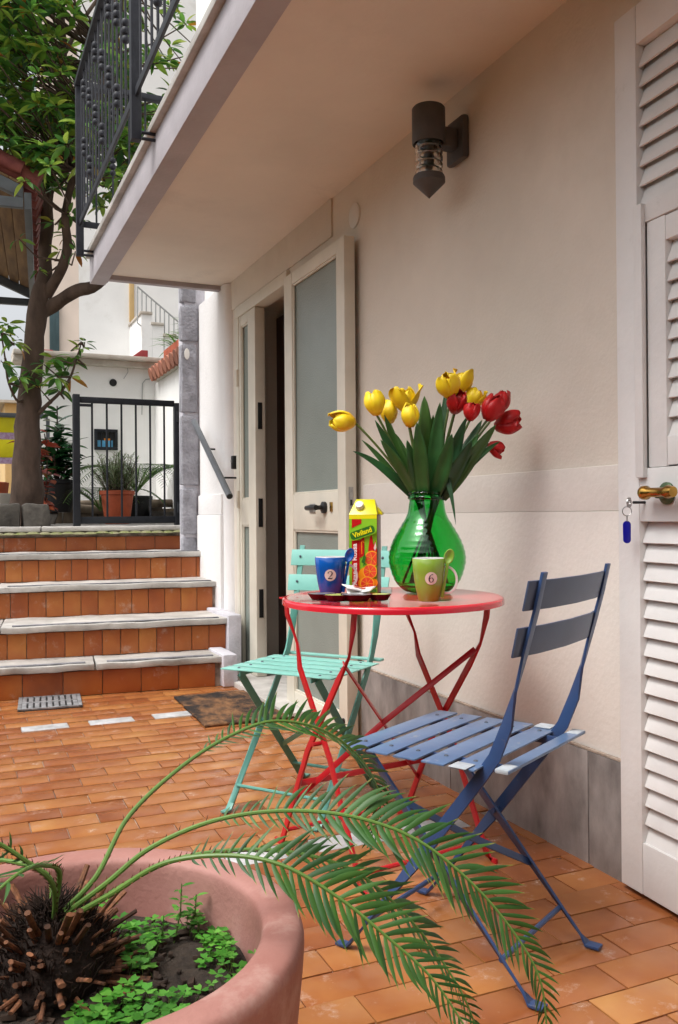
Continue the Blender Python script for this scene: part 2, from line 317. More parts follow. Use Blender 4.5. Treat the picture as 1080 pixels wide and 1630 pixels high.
terrace = thing('terrace', (0, 2, 0), 'terrace paved with orange glazed brick shaped tiles', 'terrace', kind='structure')
B('screed', (-1.6, -1.2, -.29), (1.56, 4.95, -.006), M_grout, terrace, 0)
TILE_L, TILE_W, JO = .2, .1, .0035
def tile_mesh(l, w, m, name='tile'):
    g = G(); g.box((-l / 2 + JO / 2, -w / 2 + JO / 2, -.010), (l / 2 - JO / 2, w / 2 - JO / 2, 0)); return g.mesh(name, m, .0014, 40)
T_full = tile_mesh(.2, .1, M_tile); T_small = tile_mesh(.09, .1, M_tile); T_white = tile_mesh(.2, .1, M_wtile)
def in_view(p, mx=40):
    q = Vector(p) - EYE; z = q.dot(FW)
    if z < .3: return 0
    x = CX + F_PX * q.dot(RT) / z; y = CY - F_PX * q.dot(UP) / z
    return z if -mx < x < 1080 + mx and -mx < y < 1630 + mx else 0
cells = []
for j in range(-26, 36):
    y = 1.407 + j * .1
    if y > 4.9: break
    if j in (9, 27):
        x = -.63 - .0; k = 0
        x = (.637 if j == 9 else .270) - 5 * .29
        while x < 1.5:
            cells.append((x + .1, y, T_white if k % 1 == 0 else T_full)); cells.append((x + .245, y, T_small)); x += .29; k += 1
    else:
        off = .108 if j % 2 else .008
        for i in range(-8, 8): cells.append((off + i * .2 + .1, y, T_full))
near = []; rest = []
for c in cells:
    z = in_view((c[0], c[1], 0))
    hidden = Vector((c[0] - .143, c[1] - 1.18)).length < .2
    (near if z and not hidden and c[0] < 1.56 else rest).append((z, c))
near.sort(key=lambda t: t[0])
for z, (x, y, me) in near[:298] + [t for t in near[298:] if t[1][2] is T_white]:
    M = Matrix.Translation((x, y, R.uniform(-.0012, .0012))) @ Matrix.Rotation(R.uniform(-.004, .004), 4, 'Z') @ Matrix.Rotation(R.uniform(-.006, .006), 4, 'X') @ Matrix.Rotation(R.uniform(-.003, .003), 4, 'Y')
    put('tile', me, terrace, M)
g = G()
for z, (x, y, me) in near[298:] + rest:
    if me is T_white and z: continue
    if x > 1.66: continue
    hl = (.09 if me is T_small else .2) / 2 - JO / 2; g.box((x - hl, y - .05 + JO / 2, -.010), (x + hl, y + .05 - JO / 2, R.uniform(-.0012, .0008)))
tag(P('tile_field', g, M_tile, terrace), kind='stuff')

# unseen hedge, added to block low light reaching under the balcony
hd = thing('added_shade_hedge', (-2.7, .8, -.3), 'unseen hedge added on the open sides of the terrace to block light', 'hedge')
M_shade_hedge = leaf_mat('shade_hedge_leaf', [(0, (.02, .06, .02)), (.6, (.04, .10, .03)), (1, (.08, .15, .04))], .5, .2)
g = G(); lsh = [(0, 0, 0), (.05, -.018, .01), (.09, 0, -.01), (.05, .018, .01)]
for i in range(9000):
    u = R.uniform(-.38, .38); p = Vector((-2.7 + u, R.uniform(-3.5, 4.3), R.uniform(-.25, 2.3))); a = R.uniform(0, 6.28); e = R.uniform(-.6, .9)
    d = Vector((math.cos(a) * math.cos(e), math.sin(a) * math.cos(e), math.sin(e))); y = UP0.cross(d).normalized(); z = d.cross(y)
    g.add([p + d * q[0] * 1.5 + y * q[1] * 2 + z * q[2] for q in lsh], [(0, 1, 2, 3)])
for i in range(7000):  # second added row behind the camera, cuts the light from there
    p = Vector((R.uniform(-2.6, 1.5), -2.6 + R.uniform(-.38, .38), R.uniform(-.25, 2.5))); a = R.uniform(0, 6.28); e = R.uniform(-.6, .9)
    d = Vector((math.cos(a) * math.cos(e), math.sin(a) * math.cos(e), math.sin(e))); y = UP0.cross(d).normalized(); z = d.cross(y)
    g.add([p + d * q[0] * 1.5 + y * q[1] * 2 + z * q[2] for q in lsh], [(0, 1, 2, 3)])
B('core', (-2.47, -2.8, -.3), (1.5, -2.4, 2.4), M_shade_hedge, hd, .05)
tag(put('foliage', g.mesh('foliage', M_shade_hedge, recalc=False), hd), kind='stuff')
B('core', (-2.92, -3.4, -.3), (-2.48, 4.2, 2.2), M_shade_hedge, hd, .05)
# drain grate and doormat
gr = thing('drain_grate', (.44, 4.62, 0), 'slotted steel drain grate set in the floor below the stairs', 'drain grate', rz=rad(-5))
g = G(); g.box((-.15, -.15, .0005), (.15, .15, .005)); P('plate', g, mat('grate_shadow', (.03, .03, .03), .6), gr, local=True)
M_grate = mat('galvanised', (.24, .24, .25), .55, var=.25, scale=30)
for i in range(9):
    x = -.12 + i * .03
    B('slat', (x - .0105, -.135, .004), (x + .0105, .135, .012), M_grate, gr, .001, local=True)
for a, b in (((-.15, -.15, .003), (-.132, .15, .013)), ((.132, -.15, .003), (.15, .15, .013)), ((-.15, -.15, .003), (.15, -.135, .0125)), ((-.15, .135, .003), (.15, .15, .0125)), ((-.14, -.012, .003), (.14, .012, .0128))): B('rim', a, b, M_grate, gr, .001, local=True)
g = G(); nx, ny = 20, 30; vs = []; fs = []
for j in range(ny + 1):
    for i in range(nx + 1):
        u, v = i / nx, j / ny; x = 1.02 + u * .42 + (v - .5) * .02 + .006 * pnoise(Vector((u * 5, v * 9, 1))); y = 3.78 + v * .68 + .012 * pnoise(Vector((u * 4, v * 3, 5)))
        vs.append((x, y, .009 + .006 * pnoise(Vector((u * 7, v * 9, 2)))))
for j in range(ny):
    for i in range(nx): a = j * (nx + 1) + i; fs.append((a, a + 1, a + nx + 2, a + nx + 1))
g.add(vs, fs); me = g.mesh('doormat', M_mat_); o = put('doormat', me); md = o.modifiers.new('thick', 'SOLIDIFY'); md.thickness = .010; md.offset = 0
tag(o, 'worn brown mottled doormat lying in front of the open door', 'doormat')

# ================================================================== STAIRS AND LANDING
SR = rad(-5.5)                                             # the flight is a little skew to the house wall
stairs = thing('stairs', (.7, 4.74, 0), 'garden stairs with orange tiled risers and worn white marble treads', 'stairs', kind='structure', rz=SR)
rise_z = [0, .165, .342, .527, .70, .868]; rise_y = [0, .26, .69, 1.06, 1.50]
XL, XR = -2.6, .80
XRS = [.655, .735, .765, .79, .70]
for k in range(5):
    XR = XRS[k]; y0 = rise_y[k]; z0, z1 = rise_z[k], rise_z[k + 1]
    yb = rise_y[k + 1] if k < 4 else 1.95
    B('step_core', (XL, y0 + .015, -.2), (XR, yb + .03, z1 - .032), M_grout, stairs, 0, local=True)
    wide = k in (0, 4); wz = .198 if wide else .098; hz = z1 - .036 - z0
    x = XR - .012 - (.0 if k % 2 else .03); n = 0
    if k == 4: hz -= .035
    me = G().box((-wz / 2 + .0015, -.012, 0), (wz / 2 - .0015, .004, hz - .004)).mesh('riser_tile', M_riser, .0015)
    while x > -1.05:
        o = put('riser_tile', me, stairs, Matrix.Translation((x - wz / 2, y0 + .014 + R.uniform(-.0012, .0012), z0 + .002)), local=True); x -= wz + .001
    g = G()
    while x > XL: g.box((x - wz + .0015, y0 + .002, z0 + .002), (x - .0015, y0 + .017, z0 + hz - .002)); x -= wz + .001
    tag(P('riser_field', g, M_riser, stairs, local=True), kind='stuff')
    # marble tread slabs, broken into lengths
    cuts = {0: [XR, -.02, -.62, -1.4, XL], 1: [XR, -.50, -1.3, XL], 2: [XR, -.54, -1.35, XL], 3: [XR, -.62, -1.4, XL], 4: [XR + .02, -.3, -1.2, XL]}[k]
    for a, b in zip(cuts[1:], cuts[:-1]):
        g = G(); n = max(4, int((b - a) / .07)); d0 = -.022; dep = yb - y0 + .05
        M = Matrix(); g.box((a + .003, y0 + d0, z1 - .032), (b - .003, y0 + d0 + dep, z1))
        me = g.mesh('tread', M_tread, .005); bm = bmesh.new(); bm.from_mesh(me)
        bmesh.ops.subdivide_edges(bm, edges=[e for e in bm.edges if abs((e.verts[0].co - e.verts[1].co).x) > .3], cuts=n, use_grid_fill=True); bm.to_mesh(me); bm.free()
        noisy(me, .007, 9, k * 3 + a); put('tread', me, stairs, local=True)
        if k < 4 and b - a > .3 and a > -1.5: B('grip_strip', (a + .06, y0 + .012, z1 + .0005), (b - .05, y0 + .045, z1 + .006), M_strip, stairs, .001, local=True)
for k in range(24):
    x = -1.1 + k * .075
    g = G(); g.lathe([(0, .0), (.05 + .02 * R.random(), .004), (.03, .018), (0, .022)], 8, (x, rise_y[4] - .005, .815 + R.uniform(-.004, .004))); o = P('moss_tuft', g, M_moss, stairs, local=True)

landing = B('landing', (-6, 6.60, .5), (3.2, 12.5, .862), M_paving, None, 0); tag(landing, 'upper garden landing behind the iron gate', 'landing', kind='structure')

# ================================================================== HOUSE
WX = 1.57
house = thing('house', (WX, 2, 0), 'cream plastered house with balcony over the terrace', 'house')
OY0, OY1, OZ = 4.20, 5.00, 2.165
B('wall', (WX, -2.5, -.28), (WX + .3, OY0, 2.36), M_wall, house, 0)
B('wall', (WX, OY1, -.28), (WX + .3, 5.99, 2.36), M_wall, house, 0)
B('wall', (WX, OY0, OZ), (WX + .3, OY1, 2.36), M_wall, house, 0)
B('wall', (WX + .001, -2.5, 2.362), (WX + .3, 5.99, 6.0), M_white, house, 0)
B('plaster_patch', (WX - .008, 3.62, OZ + .02), (WX + .002, 5.28, 2.358), M_wall, house, .002)
B('dado', (WX - .010, -2.5, .0), (WX + .002, 3.31, .938), M_dado, house, .004)
B('dado_band', (WX - .0065, -2.5, .9385), (WX + .002, 3.31, 1.058), M_dado, house, .004)
for a, b in ((3.30, 2.592), (2.588, 1.882), (1.878, 1.172), (1.168, .46)): B('skirting_slab', (WX - .026, b, -.005), (WX - .012, a, .30), M_skirt, house, .002)
B('skirting_cap', (WX - .0255, .46, .301), (WX - .013, 3.30, .307), M_grout, house, .001)
# protruding end pier with rounded edge, its dado and the quoin
g = G(); PX = 1.525
arc = [(PX + .0 + .06 * (1 - math.cos(a)), 5.20 + .06 * (1 - math.sin(a))) for a in [i * math.pi / 12 for i in range(7)]][::-1]
arc = [(PX + .06 - .06 * math.sin(a), 5.16 + .06 - .06 * math.cos(a)) for a in [i * math.pi / 12 for i in range(7)]]
poly = [(WX + .02, 5.16)] + arc + [(PX, 5.795), (WX + .02, 5.795)]
g.prism([(x, y, 0) for x, y in poly], (0, 0, 2.353)); P('pier', g, M_pier, house)
B('pier_dado', (PX - .022, 5.24, .0), (PX + .01, 5.80, .94), M_pier, house, .008); B('pier_dado_band', (PX - .014, 5.245, .9405), (PX + .01, 5.799, 1.07), M_pier, house, .008)
qz = [.80, 1.13, 1.62, 2.10, 2.36, 2.9]
quoin = B('quoin_core', (1.43, 5.82, .5), (WX + .3, 5.985, 2.95), M_quoin_s, house, .005)
for i in range(len(qz) - 1):
    g = G(); g.box((1.405, 5.80, qz[i] + .012), (PX - .004 - (0 if i % 2 else .012), 5.87, qz[i + 1] - .012)); me = g.mesh('quoin_block', M_quoin, .012)
    bm = bmesh.new(); bm.from_mesh(me); bmesh.ops.subdivide_edges(bm, edges=bm.edges[:], cuts=3, use_grid_fill=True); bm.to_mesh(me); bm.free(); noisy(me, .006, 40, i); put('quoin_block', me, house)
B('quoin_foot', (1.41, 5.81, .52), (1.505, 5.88, .79), M_quoin, house, .012)
# grey painted band following the steps
for k in range(5):
    Mst = Matrix.Translation((.7, 4.74, 0)) @ Matrix.Rotation(SR, 4, 'Z')
    ycut = rise_y[k]; ye = rise_y[k + 1] if k < 4 else 1.50
    p0 = Mst @ Vector((XRS[k], ycut, 0)); p1 = Mst @ Vector((XRS[k], ye, 0))
    z1 = rise_z[k + 1]
    g = G(); g.box((min(p0.x, p1.x) - .012, p0.y - .05, max(0, rise_z[k] - .1)), (PX - .001 if k else 1.42, p1.y - .003, z1 + (.022 if k else .012))); me = g.mesh('step_band', M_quoin_s, .010); noisy(me, .005, 12, k); put('step_band', me, house)
# door frame, narrow fixed leaf, folded back glazed leaf
fr = B('door_frame', (WX - .020, OY0 - .03, OZ - .055), (WX + .06, OY1 + .06, OZ + .01), M_frame, house, .003)
B('door_frame', (WX - .018, OY1 + .001, .02), (WX + .06, OY1 + .055, OZ - .0555), M_frame, house, .003)
B('door_frame', (WX - .012, OY0 - .028, .02), (WX + .06, OY0 + .02, OZ - .0555), M_frame, house, .003)
B('threshold', (WX - .17, OY0 - .42, -.002), (WX + .3, OY1 + .02, .028), M_tread, house, .004)
def leaf(name, x0, x1, ya, yb, z0, z1, stile_a, stile_b, panes, pane_m):
    """Glazed door leaf between ya < yb, panes as (z0, z1)."""
    L = thing_part(name, house, (x0, ya, z0))
    B('stile', (x0, ya, z0), (x1, ya + stile_a, z1), M_frame, L, .003); B('stile', (x0, yb - stile_b, z0), (x1, yb, z1), M_frame, L, .003)
    zs = [z0] + [z for p in panes for z in p] + [z1]
    for i in range(0, len(zs), 2): B('rail', (x0 + .0015, ya + stile_a, zs[i]), (x1 - .0015, yb - stile_b, zs[i + 1]), M_frame, L, .002)
    for a, b in panes:
        o = B('pane', (x0 + .018, ya + stile_a - .004, a - .004), (x0 + .026, yb - stile_b + .004, b + .004), pane_m, L, 0)
        for q in ((a, a + .01), (b - .01, b)): B('bead', (x0 + .006, ya + stile_a, q[0]), (x0 + .016, yb - stile_b, q[1]), M_frame, L, .002)
        for q in ((ya + stile_a, ya + stile_a + .01), (yb - stile_b - .01, yb - stile_b)): B('bead', (x0 + .006, q[0], a + .0101), (x0 + .016, q[1], b - .0101), M_frame, L, .002)
    return L
def thing_part(name, parent, loc):
    o = bpy.data.objects.new(name, None); COL.objects.link(o); o.parent = parent; o.matrix_parent_inverse = wm(parent).inverted(); o.location = loc; o.empty_display_size = .05; return o
Lf = leaf('narrow_door_leaf', WX - .014, WX + .045, 4.70, 5.00, .03, OZ - .058, .13, .035, [(.06, .88), (1.03, 2.05)], M_frost)
for z0, z1 in ((1.42, 1.57), (.87, 1.03), (.36, .52)): B('lock_keep', (WX + .001, 4.6965, z0), (WX + .026, 4.7005, z1), M_black, Lf, .001)
for z in (1.75, 1.03, .23):
    g = G(); g.tube([(WX - .022, 5.012, z - .05), (WX - .022, 5.012, z + .05)], .011, 10); P('hinge', g, M_frame, Lf)
LX0, LX1 = WX - .074, WX - .024
Lb = leaf('glazed_door_leaf', LX0, LX1, 3.335, 4.06, .012, 2.10, .085, .105, [(.09, .865), (1.034, 2.045)], M_frost)
B('lock_plate', (LX0 + .014, 3.3325, .80), (LX0 + .034, 3.336, 1.05), M_steel, Lb, .0006)
for z in (.84, .93, .985): B('latch', (LX0 + .02, 3.329, z - .012), (LX0 + .028, 3.334, z + .012), M_black, Lb, .0005)
g = G(); g.tube([(LX0 + .002, 3.56, .967), (LX0 - .045, 3.56, .967)], .010, 10); g.tube([(LX0 - .045, 3.55, .967), (LX0 - .048, 3.60, .967), (LX0 - .045, 3.665, .966)], [.012, .013, .011], 10); P('handle', g, M_black, Lb)
g = G(); g.lathe([(0, -.004), (.026, -.004), (.026, .012), (.018, .016), (0, .016)], 20); me = g.mesh('rose', M_black); put('rose', me, Lb, Matrix.Translation((LX0, 3.56, .967)) @ Matrix.Rotation(rad(-90), 4, 'Y'))
B('key_plate', (LX0 - .004, 3.67, .945), (LX0 + .002, 3.735, .985), M_steel, Lb, .001); B('cylinder_lock', (LX0 - .005, 3.475, .948), (LX0 + .002, 3.497, .99), M_brass, Lb, .002)
g = G(); g.lathe([(0, 0), (.012, 0), (.012, .006), (0, .008)], 14); put('door_stop', g.mesh('door_stop', M_black), Lb, Matrix.Translation((LX0, 3.37, .07)) @ Matrix.Rotation(rad(-90), 4, 'Y'))
# dim hall behind the doorway
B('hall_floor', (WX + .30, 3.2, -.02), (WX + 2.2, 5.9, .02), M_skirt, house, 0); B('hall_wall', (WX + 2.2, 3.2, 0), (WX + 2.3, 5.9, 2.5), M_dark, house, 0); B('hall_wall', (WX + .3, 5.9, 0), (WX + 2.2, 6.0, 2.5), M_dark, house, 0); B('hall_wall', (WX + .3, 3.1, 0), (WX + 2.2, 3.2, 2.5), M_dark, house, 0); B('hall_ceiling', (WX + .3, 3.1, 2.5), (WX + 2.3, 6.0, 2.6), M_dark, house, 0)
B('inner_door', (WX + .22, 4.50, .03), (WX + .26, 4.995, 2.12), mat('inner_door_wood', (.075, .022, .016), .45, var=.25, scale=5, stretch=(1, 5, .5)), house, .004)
# balcony slab
BX, BY1 = .745, 5.32
B('balcony_slab', (BX + .09, -2.5, 2.358), (WX + .001, BY1 - .05, 2.455), M_soffit, house, 0)
B('edge_beam', (BX, -2.5, 2.305), (BX + .089, BY1, 2.455), M_beam, house, .003)
B('end_beam', (BX + .0895, BY1 - .05, 2.33), (WX + .02, BY1, 2.4545), M_beam, house, .003)
B('coping', (BX - .025, -2.5, 2.4565), (WX, BY1 + .02, 2.487), M_tread, house, .004)
# railing
rail_ = thing_part('balcony_railing', house, (.70, 4.3, 2.45)); RX = .675; RZ0, RZ1 = 2.60, 3.40
for a, b in ((-2.0, 5.20),): B('bottom_rail', (RX - .006, a, RZ0), (RX + .006, b, RZ0 + .034), M_iron, rail_, .001); B('handrail', (RX - .025, a, RZ1), (RX + .025, b + .02, RZ1 + .03), M_iron, rail_, .003)
for y in (5.20, 3.52, 1.84, .16):
    B('post', (RX - .02, y - .02, 2.43), (RX + .02, y + .02, RZ1 - .001), M_iron, rail_, .002)
    B('bracket', (RX + .0205, y - .025, 2.452), (BX - .026 + .03, y + .025, 2.48) if 0 else (BX + .002, y - .03, 2.452), M_iron, rail_, 0) if 0 else None
    g = G(); g.tube([(RX + .015, y - .035, 2.452), (BX + .01, y - .035, 2.452)], .007, 8); g.tube([(RX + .015, y - .035, 2.478 - .05), (BX + .01, y - .035, 2.428)], .007, 8); P('anchor_bolt', g, M_iron, rail_)
def baluster_mesh(kn):
    g = G(); prof = [(0, 0), (.0056, 0)]
    L = RZ1 - RZ0 - .034
    for zc in kn:
        for q in (-.036, 0, .036):
            w = .0185 if q == 0 else .0165
            prof += [(.0056, zc + q - .017), (w * .8, zc + q - .013), (w, zc + q - .005), (w, zc + q + .005), (w * .8, zc + q + .013), (.0056, zc + q + .017)]
    prof += [(.0056, L), (0, L)]; g.lathe(prof, 10); return g.mesh('baluster', M_iron)
kinds = [baluster_mesh([.16, .52]), baluster_mesh([]), baluster_mesh([.34, .66]), baluster_mesh([])]
seg = [5.20, 3.52, 1.84, .16]
for a, b in zip(seg[1:], seg[:-1]):
    n = 16
    for i in range(1, n): put('baluster', kinds[i % 4], rail_, Matrix.Translation((RX, b - (b - a) * i / n, RZ0 + .034)))
E1 = [x for x in range(1, 9)]
for i in E1: put('baluster', kinds[i % 4], rail_, Matrix.Translation((RX + i * .095, 5.21, RZ0 + .034)))
B('bottom_rail', (RX + .02, 5.204, RZ0), (WX - .002, 5.216, RZ0 + .034), M_iron, rail_, .001); B('handrail', (RX + .026, 5.185, RZ1), (WX - .002, 5.235, RZ1 + .03), M_iron, rail_, .003)

# louvred shutter door on the right
SH = thing_part('shutter_door', house, (1.564, 1.728, .012)); SH.rotation_euler = (0, 0, rad(180 - 3.0 - 90 + 0) )
SH.rotation_euler = (0, 0, math.atan2(-math.cos(rad(3)), -math.sin(rad(3))))
# local: x along the shutter towards the camera, y out of its back (towards wall is +y?), z up
W, HT, TH = .80, 2.15, .042
def SB(name, a, b, bev=.003, m=None, par=None): return B(name, a, b, m or M_shut, par or SH, bev, local=True)
SB('stile', (0, -TH, 0), (.078, 0, HT)); SB('stile', (W - .078, -TH, 0), (W, 0, HT))
SB('rail', (.078, -TH + .001, 0), (W - .078, -.001, .125)); SB('rail', (.078, -TH + .001, .90), (W - .078, -.001, 1.028)); SB('rail', (.078, -TH + .001, 1.615), (W - .078, -.001, 1.665)); SB('rail', (.078, -TH + .001, 2.055), (W - .078, -.001, HT))
def louvres(x0, x1, z0, z1, n, par):
    h = (z1 - z0) / n
    g = G(); g.box((x0, -.003, -h * .66), (x1, .003, h * .66)); me = g.mesh('louvre', M_shut, .0025)
    for i in range(n):
        put('louvre', me, par, Matrix.Translation((0, -TH / 2, z0 + h * (i + .5))) @ Matrix.Rotation(rad(LT), 4, 'X') @ Matrix.Rotation(R.uniform(-.003, .003), 4, 'Y'), local=True)
LT = -21
louvres(.0785, W - .0785, .127, .898, 17, SH); louvres(.0785, W - .0785, 1.667, 2.053, 8, SH)
SB('astragal', (.079, -TH - .012, 1.005), (.107, -TH + .002, 1.66)); SB('panel_stile', (.108, -TH + .004, 1.029), (.17, -.002, 1.614)); SB('panel_stile', (W - .17, -TH + .004, 1.029), (W - .0785, -.002, 1.614))
SB('panel_rail', (.17, -TH + .005, 1.032), (W - .17, -.003, 1.10)); SB('panel_rail', (.17, -TH + .005, 1.555), (W - .17, -.003, 1.612))
louvres(.1705, W - .1705, 1.102, 1.553, 10, SH)
g = G(); g.lathe([(0, 0), (.026, 0), (.026, .004), (.02, .010), (.013, .012), (.012, .03), (0, .03)], 20); put('knob_rose', g.mesh('knob_rose', M_grille), SH, Matrix.Translation((.175, -TH, .966)) @ Matrix.Rotation(rad(90), 4, 'X'), local=True)
g = G(); g.lathe([(0, -.045), (.013, -.045), (.0165, -.04), (.0165, -.028), (.011, -.02), (.011, .03), (.016, .045), (.012, .06), (0, .06)], 18); put('knob', g.mesh('knob', M_brass), SH, Matrix.Translation((.172, -TH - .033, .968)) @ Matrix.Rotation(rad(90), 4, 'Y'), local=True)

# ================================================================== WALL FITTINGS
wl = thing('wall_lamp', (WX, 2.36, 2.06), 'dark grey cylinder wall lantern with ribbed clear glass and pointed base', 'wall lamp')
LC = Vector((1.445, 2.53, 0))
g = G(); g.box((WX - .028, 2.53 - .055, 2.11), (WX - .001, 2.53 + .055, 2.255)); P('back_plate', g, M_lampm, wl, .012)
B('arm', (1.48, 2.505, 2.15), (WX - .027, 2.555, 2.215), M_lampm, wl, .006)
g = G(); g.lathe([(0, 2.275), (.051, 2.275), (.055, 2.27), (.055, 2.157), (.0515, 2.154), (.0515, 2.17), (0, 2.17)], 40, LC); P('housing', g, M_lampm, wl, smooth=50)
prof = []; z = 2.166
for i in range(5): prof += [(.043, z), (.046, z - .006), (.046, z - .016), (.0425, z - .022)]; z -= .0245
prof2 = [(r - .006, z) for r, z in prof[::-1]]
g = G(); g.lathe(prof + prof2, 32, LC, close=True); P('ribbed_glass', g, M_clear, wl, smooth=60)
M_refl = mat('lamp_reflector', (.62, .60, .58), .3, metal=.3)
g = G(); g.lathe([(0, 2.16), (.016, 2.16), (.018, 2.10), (.012, 2.075), (0, 2.07)], 16, LC); P('bulb', g, M_plast, wl)
for i in range(4): g = G(); g.lathe([(.030, 2.148 - i * .024), (.034, 2.146 - i * .024), (.030, 2.142 - i * .024)], 24, LC, close=True); P('louvre_ring', g, M_refl, wl)
g = G(); g.lathe([(0, 2.05), (.050, 2.05), (.053, 2.043), (.053, 2.028), (.0, 1.975)], 40, LC); P('pointed_base', g, M_lampm, wl, smooth=35)
cp = thing('cover_plate', (WX, 3.30, 2.2), 'round white blank cover plate above the door on the wall', 'cover plate')
g = G(); g.lathe([(0, -.003), (.052, -.003), (.052, .006), (.047, .009), (0, .009)], 32); put('disc', g.mesh('disc', M_plast), cp, Matrix.Rotation(rad(-90), 4, 'Y'), local=True); cp.location = (WX - .001, 3.378, 2.203)
db = thing('door_bell', (PX, 4.9, 1.25), 'small black bell push beside the narrow door leaf', 'door bell')
B('housing', (WX - .034, 5.075, 1.215), (WX + .001, 5.115, 1.295), M_black, db, .006); g = G(); g.lathe([(0, 0), (.009, 0), (.009, .006), (0, .008)], 14); put('button', g.mesh('button', M_steel), db, Matrix.Translation((WX - .033, 5.095, 1.262)) @ Matrix.Rotation(rad(-90), 4, 'Y'))
hr = thing('handrail', (1.44, 5.2, 1.0), 'grey pipe handrail sloping along the white wall beside the stairs', 'handrail')
p0, p1 = Vector((1.45, 5.62, 1.55)), Vector((1.45, 4.83, 1.04)); p0 = Vector((1.452, 5.66, 1.555)); p1 = Vector((1.452, 4.86, 1.045))
g = G(); g.tube([p0, p1], .019, 14); P('pipe', g, M_pipe, hr); g = G(); g.tube([p1 + (p1 - p0).normalized() * .0005, p1 + (p1 - p0).normalized() * .002], .016, 14); P('open_end', g, M_black, hr)
for t in (.30, .68):
    q = p0.lerp(p1, t); g = G(); g.tube([q + Vector((0, 0, -.005)), q + Vector((.02, 0, -.045)), Vector((PX + .02 if q.y > 5.25 else WX + .002, q.y, q.z - .045))], .006, 8); P('bracket', g, M_black, hr)
sp = thing('house_number_plate', (1.36, 5.92, 2.07), 'small white oval plate on the grey quoin block', 'plate'); 
g = G(); g.lathe([(0, 0), (.018, 0), (.017, .004), (0, .005)], 20); put('oval', g.mesh('oval', M_plast), sp, Matrix.Translation((0, 0, 0)) @ Matrix.Rotation(rad(90), 4, 'X') @ Matrix.Scale(2.1, 4, (0, 1, 0)), local=True); sp.location = (1.44, 5.79, 2.02)

# ================================================================== GATE
GY = 6.52
gate = thing('iron_gate', (1.2, GY, .868), 'low dark iron gate with vertical bars at the top of the stairs', 'gate')
def gx(px): return atY(px, 730, GY).x
xa, xb = gx(122), gx(287); zg0, zg1 = .885, 1.80
B('post', (xa - .025, GY - .03, .868), (xa + .022, GY + .03, zg1 + .012), M_gate, gate, .003)
B('post', (xb - .045, GY - .03, .868), (xb + .0, GY + .03, zg1 - .02), M_gate, gate, .003)
B('bottom_rail', (xa + .0225, GY - .018, zg0 + .0), (xb - .0455, GY + .018, zg0 + .05), M_gate, gate, .002)
B('top_rail', (xa + .0225, GY - .018, zg1 - .045), (xb - .0455, GY + .018, zg1 - .003), M_gate, gate, .002)
for i in range(1, 7):
    x = xa + (xb - xa - .02) * i / 7 + .005; g = G(); g.tube([(x, GY, zg0 + .05), (x, GY, zg1 - .045)], .0075, 8); P('bar', g, M_gate, gate)
B('latch', (xa + .0225, GY - .030, zg1 - .075), (xa + .10, GY - .019, zg1 - .055), M_gate, gate, .001)
for z in (1.0, 1.68): g = G(); g.tube([(xb - .022, GY - .036, z - .04), (xb - .022, GY - .036, z + .04)], .013, 10); P('hinge', g, M_gate, gate)

# ================================================================== FAR SIDE OF THE GARDEN
def stone_block(name, a, b, par, m=None, seed=0, amp=.02):
    g = G(); g.box(a, b); me = g.mesh(name, m or M_stone, .025); bm = bmesh.new(); bm.from_mesh(me); bmesh.ops.subdivide_edges(bm, edges=bm.edges[:], cuts=2, use_grid_fill=True); bm.to_mesh(me); bm.free(); noisy(me, amp, 8, seed); return put(name, me, par)
kb = thing('stone_kerb', (.2, 7.0, .86), 'dark rough stone kerb at the foot of the tree', 'kerb')
stone_block('stone', (-.25, 6.85, .84), (.46, 7.08, 1.03), kb, seed=1); stone_block('stone', (.47, 6.86, .84), (.66, 7.08, 1.03), kb, seed=2); stone_block('stone', (-1.0, 6.85, .84), (-.26, 7.08, 1.03), kb, seed=3)

BWY = 11.2
gh = thing('garden_wall_house', (1.5, BWY, .86), 'low white house wall with ledge and small barred niche behind the gate', 'house')
zl = atY(220, 572, BWY).z
xw0 = atY(62, 600, BWY).x; xw1 = atY(246, 600, BWY).x
B('wall', (xw0, BWY, .7), (4.6, BWY + .3, zl - .12), M_white, gh, 0)
B('ledge', (xw0 - .3, BWY - .10, zl - .119), (4.6, BWY + .3, zl - .045), M_ledge, gh, .01); B('ledge', (xw0 - .3, BWY - .17, zl - .0445), (4.6, BWY + .3, zl + .01), M_ledge, gh, .01)
B('wall_stain_plinth', (xw0 + .001, BWY - .012, .86), (4.5, BWY + .01, 1.12), mat('damp_plaster', (.42, .38, .31), .9, col2=(.62, .6, .54), scale=3, bump=.4, detail=8), gh, .004)
n0, n1 = atY(150, 716, BWY), atY(187, 684, BWY)
nw = thing_part('niche_window', gh, (n0.x, BWY, n0.z))
B('recess', (n0.x + .02, BWY - .003, n0.z + .02), (n1.x - .02, BWY + .004, n1.z - .02), M_niche, nw, 0)
for a, b in (((n0.x, BWY - .03, n0.z), (n1.x, BWY + .01, n0.z + .035)), ((n0.x, BWY - .03, n1.z - .035), (n1.x, BWY + .01, n1.z)), ((n0.x, BWY - .0295, n0.z + .0355), (n0.x + .035, BWY + .01, n1.z - .0355)), ((n1.x - .035, BWY - .0295, n0.z + .0355), (n1.x, BWY + .01, n1.z - .0355))): B('frame', a, b, M_gate, nw, .003)
for t in (.3, .5, .7):
    x = n0.x + (n1.x - n0.x) * t; g = G(); g.tube([(x, BWY - .012, n0.z + .03), (x, BWY - .012, n1.z - .03)], .007, 6); P('bar', g, M_gate, nw)
B('printed_card', (n0.x + .04, BWY - .009, n0.z + .04), (n1.x - .06, BWY - .005, n0.z + .12), M_tinp, nw, 0); B('printed_card', (n0.x + .12, BWY - .0095, n0.z + .121), (n1.x - .09, BWY - .0055, n0.z + .145), M_co, nw, 0)
